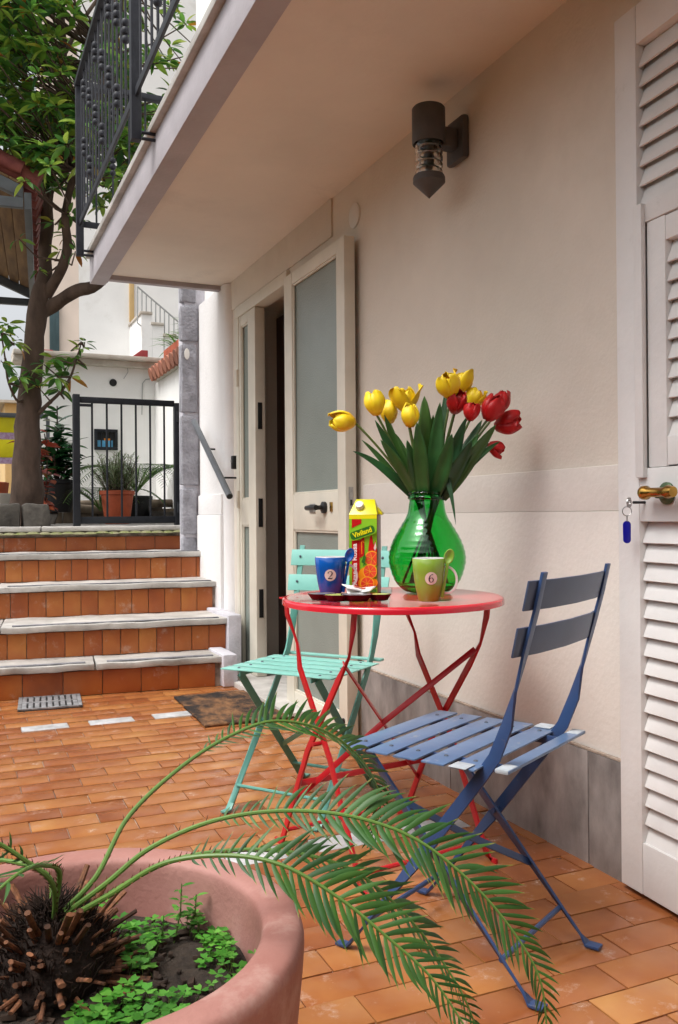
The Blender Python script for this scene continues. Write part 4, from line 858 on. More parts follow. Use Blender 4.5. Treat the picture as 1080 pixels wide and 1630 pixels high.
# ================================================================== CHAIRS
def chair(label, loc, rz, ms, mf, worn):
    t = thing('folding_chair', loc, label, 'chair', rz=rz)
    hw = .165
    SX = V((1, 0, 0))
    for s in (-1, 1):
        x = s * hw
        pts = [V((x, .045, .006)), V((x, .018, .006)), V((x, .004, .022)), V((x, -.16, .23)), V((x, -.30, .415)), V((x, -.335, .465)), V((x, -.362, .53)), V((x, -.38, .60)), V((x, -.40, .67)), V((x, -.425, .76)), V((x, -.44, .825))]
        side = [SX, SX, SX, V((.25, 1, .6)), V((.1, 1, .6)), V((.1, 1, .4)), V((.3, 1, .2)), V((1, .5, 0)), SX, SX, SX]
        P('back_post', G().bar(pts, [.022] * 3 + [.026] * 5 + [.02] * 3, .006, side), mf, t, .001, local=True)
        xi = s * (hw - .022)
        pts = [V((xi, -.425, .006)), V((xi, -.395, .006)), V((xi, -.38, .022)), V((xi, -.20, .225)), V((xi, -.02, .432))]
        P('leg', G().bar(pts, .024, .006, [SX, SX, V((.6, 1, .5)), V((.1, 1, .8)), V((.1, 1, .8))]), mf, t, .001, local=True)
        P('pivot', G().tube([(x - s * .03, -.176, .25), (x + s * .006, -.176, .25)], .006, 8), mf, t, local=True)
        P('seat_rail', G().bar([V((xi - s * .012, .0, .436)), V((xi - s * .012, -.345, .436))], .018, .004, V((0, 0, 1))), mf, t, .0008, local=True)
        g = G(); g.box((s * (hw + .005) - .022, -.376, .4445), (s * (hw + .005) + .022, -.348, .4535)); P('end_cap', g, M_worn if worn else ms, t, .003, local=True)
    P('front_foot_rod', G().tube([(-hw, -.03, .07), (hw, -.03, .07)], .0055, 8), mf, t, local=True); P('rear_foot_rod', G().tube([(-hw + .02, -.335, .07), (hw - .02, -.335, .07)], .0055, 8), mf, t, local=True)
    P('cross_brace', G().bar([V((-hw + .02, -.115, .335)), V((0, -.19, .235)), V((hw - .02, -.265, .15))], .016, .004, V((0, .5, 1))), mf, t, .0008, local=True)
    n = 5; pitch_ = .066
    for i in range(n):
        y = -.022 - i * pitch_; curve = [V((-.205, y, .445)), V((-.1, y, .446)), V((.1, y, .446)), V((.205, y, .445))]
        P('seat_slat', G().bar(curve, .052, .004, V((0, 1, 0))), ms, t, .0012, local=True)
        for x in (-.15, .15): put('rivet', RIV, t, Matrix.Translation((x, y, .448)), local=True)
    P('rear_rail', G().bar([V((-.19, -.362, .449)), V((.19, -.362, .449))], .030, .006, V((0, 1, 0))), ms, t, .0012, local=True)
    for z, y in ((.782, -.430), (.694, -.407)):
        pts = [V((-.20, y + .012, z)), V((-.12, y - .004, z)), V((0, y - .010, z)), V((.12, y - .004, z)), V((.20, y + .012, z))]
        P('back_slat', G().bar(pts, .058, .004, V((0, -.25, 1))), M_bluek if worn else ms, t, .0012, local=True)
        for x in (-hw, hw): put('rivet', RIV, t, Matrix.Translation((x, y + .008, z + .004)) @ Matrix.Rotation(rad(-90), 4, 'X'), local=True)
    if worn:
        for x in (-.195, .195): g = G(); g.box((x - .022, -.30, .4485), (x + .018, -.262, .4500)); P('worn_end', g, M_worn, t, .0004, local=True)
    return t
RIV = G().lathe([(0, 0), (.005, 0), (.004, .002), (0, .003)], 8).mesh('rivet', mat('rivet_steel', (.12, .14, .18), .4, metal=.5))
chair('blue metal folding chair with slatted seat beside the red table', (.9275, 1.7985, 0), rad(29.4), M_blue, M_blued, True)
chair('turquoise metal folding chair standing between the red table and the door', (.905, 2.565, 0), rad(127), M_teal, M_teald, False)

# ================================================================== THINGS ON THE TABLE
VC = Vector((1.232, 2.185, TZ + .002)); N_ = 561.
vase = thing('glass_vase', VC, 'big bellied green glass vase holding tulips', 'vase')
prof = [(0, .003), (.05, .002), (.066, .006), (.084, .022), (.098, .045), (.108, .078), (.1095, .10), (.106, .122), (.096, .150), (.077, .184), (.062, .208), (.054, .228), (.0505, .25), (.049, .262), (.0535, .266), (.0535, .271), (.049, .275), (.0535, .279), (.0535, .284), (.049, .287)]
def cr(pr_, k=3):
    o = []
    for i in range(len(pr_) - 1):
        for j in range(k):
            t = j / k; p0_ = pr_[max(i - 1, 0)]; p1_, p2_ = pr_[i], pr_[i + 1]; p3_ = pr_[min(i + 2, len(pr_) - 1)]
            o.append(tuple(.5 * ((2 * p1_[q]) + (p2_[q] - p0_[q]) * t + (2 * p0_[q] - 5 * p1_[q] + 4 * p2_[q] - p3_[q]) * t * t + (-p0_[q] + 3 * p1_[q] - 3 * p2_[q] + p3_[q]) * t ** 3) for q in (0, 1)))
    return o + [pr_[-1]]
outer = cr(prof); outer = [(max(r, 0) + (.0007 * math.sin(z * 2 * math.pi / .016) if .03 < z < .20 else 0), max(z, .001)) for r, z in cr(outer, 2)]
inner = [(max(r - .0045, 0.0), z + (.005 if z < .02 else 0)) for r, z in outer if z < .264][::-1] 
g = G(); g.lathe(outer + [(.0465, .287)] + inner, 64, VC); P('glass_body', g, M_glass, vase, smooth=80)

def stroke_poly(pts, w): return pts
def mug(name, c, h, r1, r0_, m, label, digit, spoon_m, spoon_label):
    t = thing(name, c, label, 'mug')
    prof = [(0, .002), (r0_ - .002, 0), (r0_, .003), (r0_ + (r1 - r0_) * .55, h * .38), (r1 - .002, h * .72), (r1, h), (r1 - .0015, h + .0015), (r1 - .0035, h)]
    g = G(); g.lathe(prof, 48, c); P('body', g, m, t, smooth=50)
    g = G(); g.lathe([(r1 - .0036, h + .0004), (r1 - .007, h * .72), (r0_ + (r1 - r0_) * .5 - .006, h * .36), (r0_ - .006, .006), (0, .006)], 48, c); P('lining', g, M_mugw, t)
    g = G(); g.lathe([(r1 - .0045, h + .001), (r1 - .001, h + .0008), (r1 - .0025, h + .0024)], 48, c, close=True); P('rim', g, M_mugw, t)
    to_cam = (EYE - c); to_cam.z = 0; to_cam.normalize(); right = V((-to_cam.y, to_cam.x, 0))
    # handle
    pts = []; 
    for i in range(15):
        a = rad(105) - rad(215) * i / 14; pts.append(c + right * (r1 * .93 + .004 + .026 * math.cos(a) + .002) + V((0, 0, h * .50 + h * .31 * math.sin(a))) + to_cam * -.004)
    g = G(); g.bar(pts, .011, .0065, to_cam); P('handle', g, M_mugw, t, .0022)
    # badge on the front, bent round the wall
    ang0 = -.02 if digit == '2' else .16
    def wall(x, z, off):
        rr = r0_ + (r1 - r0_) * min(1, max(0, (z / h) ** .62)) + off; a = ang0 + x / rr; return c + (to_cam * math.cos(a) + right * math.sin(a)) * rr + V((0, 0, z))
    zc_, rb_ = h * .56, .0160
    g = G(); vs = [wall(0, zc_, .0013)]; fs = []
    for rr_ in (.5, 1):
        for k in range(24): a = 2 * math.pi * k / 24; vs.append(wall(rb_ * rr_ * math.cos(a), zc_ + rb_ * rr_ * math.sin(a), .0013))
    for k in range(24): fs.append((0, 1 + k, 1 + (k + 1) % 24)); fs.append((1 + k, 25 + k, 25 + (k + 1) % 24, 1 + (k + 1) % 24))
    g.add(vs, fs); P('number_badge', g, M_badge, t)
    S = .0108
    if digit == '2': strokes = [([(-.55, .45), (-.5, .75), (-.1, .98), (.35, .85), (.5, .5), (.35, .1), (-.1, -.35), (-.6, -.85)], [.30, .16, .12, .22, .3, .26, .16, .12]), ([(-.62, -.85), (-.2, -.82), (.3, -.88), (.62, -.62)], [.16, .26, .26, .1])]
    else: strokes = [([(.42, .86), (.1, .92), (-.3, .55), (-.5, 0), (-.48, -.5), (-.2, -.88), (.15, -.9), (.45, -.6), (.48, -.2), (.25, .12), (-.05, .14), (-.38, -.12)], [.24, .14, .2, .3, .3, .18, .14, .24, .28, .18, .12, .12])]
    g = G()
    for pts2, ws in strokes:
        vs = []; fs = []
        for i, (x, y) in enumerate(pts2):
            a, b = pts2[max(i - 1, 0)], pts2[min(i + 1, len(pts2) - 1)]; dx, dy = b[0] - a[0], b[1] - a[1]; l = math.hypot(dx, dy); nx_, ny_ = -dy / l, dx / l
            for q in (-1, 1): vs.append(wall((x + q * nx_ * ws[i] * .5) * S, zc_ + (y + q * ny_ * ws[i] * .5) * S, .0018))
        for i in range(len(pts2) - 1): fs.append((2 * i, 2 * i + 1, 2 * i + 3, 2 * i + 2))
        g.add(vs, fs)
    P('number_' + ('two' if digit == '2' else 'six'), g, M_ink, t)
    # the spoon tucked through the handle
    s = thing('ceramic_spoon', c + right * (r1 + .008), spoon_label, 'spoon')
    b0 = c + right * (r1 * .78) + V((0, 0, .010)) + to_cam * .010; b1 = c + right * (r1 + .006) + V((0, 0, h * .90)) + to_cam * .010
    g = G(); g.tube([b0, b0.lerp(b1, .5), b1], [.0048, .004, .0042], 8); P('stem', g, spoon_m, s)
    dd = (b1 - b0).normalized(); cc = b1 + dd * .017; g = G(); vs = []; fs = []
    for i in range(7):
        for k in range(18):
            a = 2 * math.pi * k / 18; rr_ = i / 6; vs.append(cc + dd * (.0205 * rr_ * math.cos(a)) + right * (.0135 * rr_ * math.sin(a)) - to_cam * (.006 * (1 - rr_ * rr_)))
    for i in range(6):
        for k in range(18): a = i * 18 + k; b = i * 18 + (k + 1) % 18; fs.append((a, b, b + 18, a + 18))
    g.add(vs, fs); me = g.mesh('bowl', spoon_m, smooth=60); bm = bmesh.new(); bm.from_mesh(me); bmesh.ops.remove_doubles(bm, verts=bm.verts, dist=.0002); bm.to_mesh(me); bm.free()
    o = put('bowl', me, s); md = o.modifiers.new('thick', 'SOLIDIFY'); md.thickness = .0025
mug('mug', Vector((.955, 2.235, TZ + .001)), .105, .0435, .029, M_mugb, 'blue mug with the number two on a pale badge', '2', M_mugb, 'blue spoon tucked in the blue mug handle')
mug('mug', Vector((1.118, 1.975, TZ + .001)), .108, .0425, .0275, M_mugg, 'green mug with the number six on a pale badge', '6', M_mugg, 'green spoon tucked in the green mug handle')

# juice carton ------------------------------------------------------
cc_ = atH(585, 943, TZ); CC = Vector((1.085, 2.285, TZ + .001))
face = math.atan2(-CC.x, CC.y) * -1                      # turned to face the camera, slightly to its left
ct = thing('juice_carton', CC, 'yellow topped juice carton with blood orange print and white cap', 'carton', rz=-math.atan2(CC.x, CC.y) + rad(-10))
CW, CD, CH = .082, .066, .223
g = G(); g.box((-CW / 2, -CD / 2, 0), (CW / 2, CD / 2, CH)); P('body', g, M_cs, ct, .0015, local=True)
rw = .030
g = G(); ridge = CH + .044
vs = [(-CW / 2, -CD / 2, CH), (CW / 2, -CD / 2, CH), (CW / 2, CD / 2, CH), (-CW / 2, CD / 2, CH), (-rw + .004, .004, ridge), (rw - .002, .004, ridge), (rw - .002, .010, ridge), (-rw + .004, .010, ridge)]
g.add(vs, [(0, 1, 5, 4), (1, 2, 6, 5), (2, 3, 7, 6), (3, 0, 4, 7), (4, 5, 6, 7), (3, 2, 1, 0)]); P('gable_top', g, M_cy, ct, .001, local=True)
g = G(); g.prism([(CW / 2 - .006, 0, CH + .022), (CW / 2 + .010, 0, CH + .004), (CW / 2 + .008, .0, CH - .002), (CW / 2 - .008, 0, CH + .006)], (0, .03, 0)); P('ear_flap', g, M_cy, ct, .0006, local=True)
nrm = Vector((0, -.044, .037)).normalized(); q = Vector((-.012, -.016, CH + .0235))
g = G(); g.lathe([(0, -.004), (.0125, -.004), (.0125, .009), (.011, .011), (0, .0115)], 24); put('screw_cap', g.mesh('screw_cap', M_plast), ct, Matrix.Translation(q) @ nrm.to_track_quat('Z', 'Y').to_matrix().to_4x4(), local=True)
FY = -CD / 2
layer = [0]
def flat(name, pts, m):
    """A printed patch lying on the carton front (x, z points)."""
    layer[0] += 1; y = FY - .0006 - .00022 * layer[0]; g = G(); g.prism([(x, y, z) for x, z in pts], (0, .0003, 0)); return P(name, g, m, ct, local=True)
def disc(x, z, r, n=24, sx=1, a0=0, a1=6.2832): return [(x + r * sx * math.cos(a0 + (a1 - a0) * k / n), z + r * math.sin(a0 + (a1 - a0) * k / n)) for k in range(n)]
def rc(x0, x1, z0, z1): return [(x0, z0), (x1, z0), (x1, z1), (x0, z1)]
h = CW / 2
flat('print_ground', rc(-h + .001, h - .001, .001, CH - .001), M_cg)
flat('print_band', rc(-h + .001, h - .001, CH - .012, CH - .001), M_cy)
flat('print_edge', rc(-h + .001, -h + .008, .002, CH - .03), M_cg)
flat('red_strip', rc(-h + .009, -.014 + .004, .018, .150), M_cr); flat('red_corner', [(-h + .009, .185), (-.004, .198), (-.004, CH - .013), (-h + .009, CH - .013)], M_cr)
flat('red_strip', [(-.0095, .10), (.004, .108), (.004, .160), (-.0095, .150)], M_cr)
flat('orange_fruit', disc(.008, .052, .022), M_co); flat('orange_fruit', disc(.002, .028, .017), M_co); flat('orange_fruit', disc(.030, .03, .012), M_co)
flat('juice_splash', [(.012, .10), (.020, .16), (.026, .165), (.030, .135), (.036, .15), (.040, .12), (.038, .09), (.02, .085)], M_cr); flat('juice_splash', [(.031, .128), (.036, .145), (.039, .13), (.035, .12)], M_badge)
for x, z, r in ((.026, .098, .0225), (.020, .062, .021), (.012, .028, .0205)):
    pts = [(min(max(px_, -h + .002), h - .0015), pz) for px_, pz in disc(x, z, r)]; flat('orange_slice', pts, M_cp)
    pts = [(min(max(px_, -h + .002), h - .0015), pz) for px_, pz in disc(x, z, r * .86)]; flat('slice_flesh', pts, M_cf)
    for k in range(7):
        a = k * .9; ex, ez = x + r * .8 * math.cos(a), z + r * .8 * math.sin(a)
        if ex < h - .003: nx_, nz_ = -math.sin(a) * .0006, math.cos(a) * .0006; flat('slice_membrane', [(x - nx_, z - nz_), (ex - nx_, ez - nz_), (ex + nx_, ez + nz_), (x + nx_, z + nz_)], M_cp)
flat('green_leaf', [(-.004, .088), (.006, .115), (.010, .10), (.004, .084)], M_cgd); flat('green_leaf', rc(.018, h - .0015, .004, .012), M_cgd); flat('green_leaf', [(.0, .075), (.008, .084), (.004, .09)], M_cgd)
tilt = rad(19)
def rot(x, z): return (x * math.cos(tilt) - z * math.sin(tilt), .172 + x * math.sin(tilt) + z * math.cos(tilt))
def rr_box(w, hh, r): return [rot(cx_ + r * math.cos(a), cz_ + r * math.sin(a)) for cx_, cz_, a0 in ((w - r, hh - r, 0), (-w + r, hh - r, 90), (-w + r, -hh + r, 180), (w - r, -hh + r, 270)) for a in [rad(a0 + 18 * k) for k in range(6)]]
flat('logo_edge', rr_box(.0385, .0135, .010), M_cg); flat('logo_plate', rr_box(.0365, .0115, .009), M_cgd)
def text(s, size, m, M, name, bold=0., sx=1.):
    cu = bpy.data.curves.new(name, 'FONT'); cu.body = s; cu.size = size; cu.align_x = 'CENTER'; cu.align_y = 'CENTER'; cu.offset = bold; cu.extrude = .00015; cu.resolution_u = 3
    to = bpy.data.objects.new('tmp', cu); COL.objects.link(to); dg = bpy.context.evaluated_depsgraph_get(); me = bpy.data.meshes.new_from_object(to.evaluated_get(dg)); bpy.data.objects.remove(to); me.materials.clear(); me.materials.append(m); me.name = name
    return put(name, me, ct, M @ Matrix.Scale(sx, 4, (1, 0, 0)), local=True)
layer[0] += 1
up_front = Matrix.Rotation(rad(90), 4, 'X')
ty = FY - .0006 - .00022 * (layer[0] + 2)
lx, lz = rot(0, 0); text('Viviland', .0195, M_cy, Matrix.Translation((lx, ty, lz)) @ up_front @ Matrix.Rotation(tilt, 4, 'Z'), 'logo_lettering', .0006, .92)
text('Arancia Rossa', .0195, M_cw, Matrix.Translation((-.0225, ty, .082)) @ up_front @ Matrix.Rotation(rad(90), 4, 'Z'), 'name_lettering', .0005, 1.06)
g = G(); g.bar([V((-.002, ty, .112)), V((-.0025, ty, .145)), V((.002, ty, .150)), V((.003, ty, .143))], .0022, .0003, V((1, 0, .3))); P('flourish', g, M_co, ct, local=True)

# tray of small jam pots and sachets -------------------------------------------------
tr = thing('snack_tray', (.94, 2.06, TZ), 'dark brown plastic tray of small tubs in front of the blue mug', 'tray')
def tub(x, y, w, d, hh, rz, lid, par, name='tub'):
    M = Matrix.Translation((x, y, TZ + .001)) @ Matrix.Rotation(rz, 4, 'Z'); g = G(); n = 8
    prof = [(0, 0), (.72, 0), (1.0, hh * .92), (1.06, hh), (1.0, hh + .0008), (.9, hh - .003), (0, hh - .003)]; vs = []; fs = []
    for r_, z in prof:
        for k in range(n): a = 2 * math.pi * (k + .5) / n; vs.append(M @ V((r_ * w / 2 * math.cos(a) * 1.08, r_ * d / 2 * math.sin(a) * 1.08, z)))
    for i in range(len(prof) - 1):
        for k in range(n): a = i * n + k; b = i * n + (k + 1) % n; fs.append((a, b, b + n, a + n))
    g.add(vs, fs); o = P(name, g, M_tray, par, .0006)
    g = G(); vs = [M @ V((.94 * w / 2 * math.cos(2 * math.pi * (k + .5) / n) * 1.08, .94 * d / 2 * math.sin(2 * math.pi * (k + .5) / n) * 1.08, hh - .001)) for k in range(n)]; g.prism(vs, (0, 0, .0012)); P('foil_lid', g, lid, o)
ra = -yaw - rad(0)
def tabpt(px, py): q = atH(px, py, TZ); return q.x, q.y
for px, py, w, d, hh, lid in ((513, 955, .072, .06, .016, M_foil), (538, 957, .07, .06, .016, M_lid), (568, 957, .078, .066, .017, M_foil)):
    x, y = tabpt(px, py); tub(x, y, w, d, hh, ra, lid, tr)
x, y = tabpt(604, 956)
jt = thing('jam_tub', (x, y, TZ), 'small brown jam tub with yellow lid beside the juice carton', 'jam tub'); tub(x, y, .058, .05, .016, ra + .2, M_lid, jt)
x, y = tabpt(571, 955)
for i, (dx, dz, rz, tlt) in enumerate(((0, .0215, ra + .1, .10), (.012, .026, ra - .45, -.16), (-.006, .031, ra + .5, .22))):
    sc_ = thing('sugar_sachet', (x + dx, y, TZ + dz), ('white paper sugar sachet lying lowest on the brown tray', 'white paper sugar sachet slipping off the tray towards the carton', 'white paper sugar sachet on top of the tray pile')[i], 'sachet')
    M = Matrix.Translation((x + dx, y + .002 * i, TZ + dz)) @ Matrix.Rotation(rz, 4, 'Z') @ Matrix.Rotation(tlt, 4, 'Y') @ Matrix.Rotation(.2, 4, 'X')
    vs = []; fs = []
    for a in range(9):
        for b in range(7): u, v = a / 8 - .5, b / 6 - .5; vs.append(M @ V((u * .062, v * .044, .0045 * max(0, 1 - (2.1 * u) ** 2) * max(0, 1 - (2.1 * v) ** 2) + .0008 * pnoise(V((u * 9, v * 9, i))))))
    for a in range(8):
        for b in range(6): k = a * 7 + b; fs.append((k, k + 1, k + 8, k + 7))
    g = G(); g.add(vs, fs); me = g.mesh('paper', M_sach); o = put('paper', me, sc_); md = o.modifiers.new('t', 'SOLIDIFY'); md.thickness = .003; md.offset = -1
    g = G(); g.add([M @ V(p) for p in ((-.012, -.012, .0056), (.014, -.012, .0056), (.014, -.004, .0056), (-.012, -.004, .0056))], [(0, 1, 2, 3)]); P('print', g, M_cf, sc_)

# tulips ------------------------------------------------------------
mouth = VC + Vector((0, 0, .287))
def wpt(px, py, dz=0.): return atZ(px, py, (VC - EYE).dot(FW) + dz)
def petal(l, w, open_):
    vs = []; fs = []; n, m = 9, 6; ph0 = R.uniform(0, 6.28); zs = R.uniform(.9, 1.08)
    for i in range(n + 1):
        t = i / n; ww = w * (math.sin(math.pi * (t * .84 + .12)) ** .62)
        rad_ = l * (.37 * math.sin(math.pi * min(1, t * .80 + .12)) + open_ * t * t * .5); z = l * t
        for j in range(m + 1):
            s = j / m - .5; a = s * ww / max(rad_, .006); a = max(-1.25, min(1.25, a)); rr_ = max(rad_, .003) + .002 * abs(s)
            rr_ += l * (.07 * t * math.sin(5 * s + ph0) + .06 * t * t * math.sin(11 * s + 2 * ph0) + .03 * math.cos(6.28 * s) * (1 - t))
            vs.append((rr_ * math.cos(a), rr_ * math.sin(a), z * zs - l * .34 * s * s * max(0, t - .6) * 2.5))
    for i in range(n):
        for j in range(m): a = i * (m + 1) + j; fs.append((a, a + 1, a + m + 2, a + m + 1))
    return vs, fs
def tulip(px, py, dz, axis, l, open_, m, label, leaf_=None, group=None):
    """Flower centre seen at px,py; axis = direction of the bloom in (right, up, forward)."""
    l *= 1.06
    ax = (RT0 * axis[0] + UP0 * axis[1] + FW0 * axis[2]).normalized(); c = wpt(px, py, dz); base = c - ax * l * .48
    foot = VC + Vector((R.uniform(-.04, .04), R.uniform(-.04, .04), .012)); mth = mouth + (base - mouth).normalized() * .0 + Vector(((base.x - mouth.x) * .12, (base.y - mouth.y) * .12, -.01)); mth = mouth + Vector((max(-.028, min(.028, (base.x - mouth.x) * .25)), max(-.028, min(.028, (base.y - mouth.y) * .25)), -.015))
    foot = mth + Vector(((mouth.x - mth.x) * R.uniform(1.6, 3.6), (mouth.y - mth.y) * R.uniform(1.6, 3.4), -.245))
    t = thing('tulip', foot, label, 'tulip', group)
    g = G(); c1 = mth.lerp(base, .55) - (RT0 * axis[0]) * .01 + Vector((0, 0, .012)); pts = []
    for i in range(17):
        s = i / 16
        if s < .45: pts.append(foot.lerp(mth, s / .45))
        else: u = (s - .45) / .55; pts.append(mth * (1 - u) ** 2 + c1 * 2 * u * (1 - u) + base * u * u)
    g.tube(pts, .0036, 7); P('stem', g, M_tstem, t)
    Q = ax.to_track_quat('Z', 'Y').to_matrix().to_4x4(); r0 = R.uniform(0, 6.28)
    bl = thing_part('blossom', t, base)
    for k in range(6):
        sh_ = petal(l * (1 if k % 2 else .97), l * .84, (open_ + .09) * (.7 if k % 2 else 1.25) * R.uniform(.5, 1.6)); g = G(); M = Matrix.Translation(base) @ Q @ Matrix.Rotation(r0 + k * math.pi / 3, 4, 'Z') @ Matrix.Scale(.90 if k % 2 else 1.05, 4)
        g.add([M @ V(v) for v in sh_[0]], sh_[1]); mm = m if not isinstance(m, tuple) else m[k % len(m)]; me = g.mesh('petal', mm, smooth=70, recalc=False); o = put('petal', me, bl); md = o.modifiers.new('t', 'SOLIDIFY'); md.thickness = .0007
    g = G(); g.lathe([(0, -.003), (l * .10, 0), (l * .16, l * .06), (l * .10, l * .10), (0, l * .1)], 10); put('receptacle', g.mesh('receptacle', m[0] if isinstance(m, tuple) else m), bl, Matrix.Translation(base) @ Q)
    for lf in (leaf_ or []):
        tx, ty_, dd, w, droop = lf; tip = wpt(tx, ty_, dd); b = mouth + Vector((max(-.03, min(.03, (tip.x - mouth.x) * .3)), max(-.03, min(.03, (tip.y - mouth.y) * .3)), -.02))
        n = 14; vs = []; fs = []; ctrl = b.lerp(tip, .55) + Vector((0, 0, droop)) ; side = (tip - b).cross(FW0); side = side.normalized() if side.length > 1e-4 else RT0
        nrm_ = FW0 * -1
        for i in range(n + 1):
            u = i / n; p = b * (1 - u) ** 2 + ctrl * 2 * u * (1 - u) + tip * u * u; ww = w * (math.sin(math.pi * min(1, u * .80 + .18)) ** .8) * (1 - .15 * u) if i < n else .0006
            sd = (side + nrm_ * .5 * math.sin(u * 3 + px)).normalized()
            vs += [p - sd * ww / 2 + nrm_ * ww * .14, p - sd * ww * .25 + nrm_ * ww * .03, p, p + sd * ww * .25 + nrm_ * ww * .03, p + sd * ww / 2 + nrm_ * ww * .14]
        for i in range(n):
            for j in range(4): a = i * 5 + j; fs.append((a, a + 1, a + 6, a + 5))
        g = G(); g.add(vs, fs); me = g.mesh('leaf', M_tleaf, smooth=70, recalc=False); o = put('leaf', me, t); md = o.modifiers.new('t', 'SOLIDIFY'); md.thickness = .0012
tulip(546, 670, -.02, (-1, .12, -.25), .070, .05, (M_py, M_po), 'yellow tulip bent far out sideways towards the glazed door', [(562, 718, -.01, .026, .035)])
tulip(598, 642, -.03, (-.12, 1, 0), .066, .03, M_py, 'upright closed yellow tulip above the juice carton', [(597, 668, -.04, .030, .005), (576, 700, .03, .02, .02)])
tulip(619, 657, .03, (-.1, 1, .1), .060, .05, (M_py, M_po), 'small yellow tulip half hidden behind an upright yellow one', [(612, 660, -.02, .034, 0)])
tulip(646, 636, .01, (-.05, 1, -.1), .074, .42, M_py, 'wide open yellow tulip with flared pointed petals', [(648, 700, -.07, .040, .01)])
tulip(654, 662, -.07, (.06, 1, -.1), .060, .10, (M_py, M_po), 'yellow tulip with orange tipped throat below the flared one', [(676, 630, -.02, .060, .0)])
tulip(714, 614, -.05, (-.25, .75, -.6), .072, .10, M_py, 'large rounded yellow tulip at the top of the bunch', [(701, 640, -.04, .048, 0)])
tulip(738, 608, .02, (.3, 1, .1), .058, .35, (M_py, M_po, M_py), 'yellow tulip with ragged petals behind the large rounded one', [(712, 612, .03, .03, 0)])
tulip(727, 641, -.03, (.12, .8, -.5), .062, .15, M_pr, 'red tulip tucked beneath the large yellow tulip', [(742, 665, -.06, .044, .005)])
tulip(757, 634, .02, (.35, .9, 0), .058, .2, (M_py, M_po), 'yellow tulip leaning to the right between red ones', [(768, 668, .02, .04, 0)])
tulip(751, 655, -.06, (.12, .9, -.4), .050, .08, M_pr, 'small red tulip below the leaning yellow one', [(762, 690, -.05, .046, 0)])
tulip(785, 650, -.05, (.42, .9, -.2), .072, .04, M_pr, 'large closed red tulip leaning right above the leaves', [(790, 676, -.07, .05, 0)])
tulip(798, 640, .02, (.35, .95, .1), .062, .06, M_pr, 'dark red tulip peeking out behind the large closed red one', [(752, 700, -.08, .05, -.01)])
tulip(808, 674, -.01, (.85, .25, -.3), .070, .40, M_pr, 'open red tulip facing the wall at the right of the bunch', [(797, 702, -.04, .024, .03)])
tulip(790, 713, -.02, (.85, -.5, -.1), .046, .2, M_pr, 'small drooping red tulip under the open red one', [(726, 835, -.07, .022, .19)])
tulip(626, 716, .05, (-.3, .9, 0), .045, .02, M_pr, 'small red tulip bud deep among the left leaves', [(690, 660, .04, .045, 0), (630, 690, .0, .038, .01), (664, 672, -.09, .046, .0), (720, 690, -.09, .050, -.01), (606, 700, -.06, .034, .015)])

# ================================================================== KEY
kx = SH.matrix_basis
key = thing('key_with_fob', (1.52, 1.655, .9), 'small key in the shutter lock with hanging blue fob', 'key')
Msh = wm(SH)
def sp_(x, y, z): return Msh @ V((x, -TH - y, z))
g = G(); g.tube([sp_(.098, -.004, .946), sp_(.093, .030, .946)], .0035, 8); P('shaft', g, M_black, key)
g = G(); g.lathe([(.006, -.0015), (.0125, -.0015), (.0125, .0015), (.006, .0015)], 18, close=True); put('bow', g.mesh('bow', M_steel), key, Matrix.Translation(sp_(.086, .036, .946)) @ Matrix.Rotation(rad(90), 4, 'X') @ Matrix.Rotation(rad(25), 4, 'Y'))
g = G()
rc_ = sp_(.078, .036, .925); pts = [rc_ + RT0 * (.011 * math.cos(a)) + V((0, 0, .011 * math.sin(a))) for a in [k * 2 * math.pi / 20 for k in range(21)]]; g.tube(pts, .0011, 6); P('ring', g, M_steel, key)
g = G(); g.tube([rc_ + V((0, 0, -.011)), rc_ + V((0, 0, -.024))], .0018, 6); P('link', g, M_steel, key)
fc = rc_ + V((0, 0, -.05)); hw_, hh_ = .0095, .027
pl_ = [fc + RT0 * (sx * hw_ * 0 + hw_ * math.cos(a)) + V((0, 0, (hh_ - hw_) * (1 if math.sin(a) >= 0 else -1) + hw_ * math.sin(a))) for sx in (1,) for a in [k * 2 * math.pi / 28 for k in range(28)]]
g = G(); g.prism(pl_, FW0 * .004); P('fob', g, M_fob, key, .0012)

# ================================================================== FOREGROUND POT AND CYCAD
PC = Vector((.143, 1.180, 0)); PR, PH = .294, .400
bp_ = thing('planter_pot', PC, 'large pinkish terracotta planter in the foreground holding a cycad', 'planter')
g = G(); g.lathe(cr([(0, .0), (.225, .0), (.235, .006), (.272, .17), (.289, .31), (PR, .368), (PR, .385), (PR - .006, .396), (PR - .020, PH), (PR - .040, PH - .001), (PR - .052, .394), (PR - .056, .382), (PR - .058, .35), (PR - .064, .28)], 3) + [(PR - .066, .26), (0, .26)], 80, PC); P('pot_body', g, M_terra, bp_, smooth=60)
vs = []; fs = []; nr, na = 10, 40
for i in range(nr + 1):
    for k in range(na):
        r_ = (PR - .060) * i / nr; a = 2 * math.pi * k / na; p = PC + V((r_ * math.cos(a), r_ * math.sin(a), .308)); p.z += .014 * pnoise(p * 22) + .008 * pnoise(p * 50) + .012 * (1 - i / nr); vs.append(p)
for i in range(nr):
    for k in range(na): a = i * na + k; b = i * na + (k + 1) % na; fs.append((a, b, b + na, a + na))
P('soil', G().add(vs, fs), M_soil, bp_, smooth=60)
CA = Vector((.116, 1.228, .300))                                   # foot of the caudex
cyc = thing('cycad_palm', CA, 'cycad palm with long arching fronds and cut leaf bases in the foreground planter', 'palm')
g = G(); g.lathe([(0, 0), (.070, 0), (.085, .03), (.082, .055), (.062, .085), (.035, .105), (0, .112)], 24, CA); me = g.mesh('caudex', M_caudex); noisy(me, .012, 30); put('caudex', me, cyc)
stub_me = []
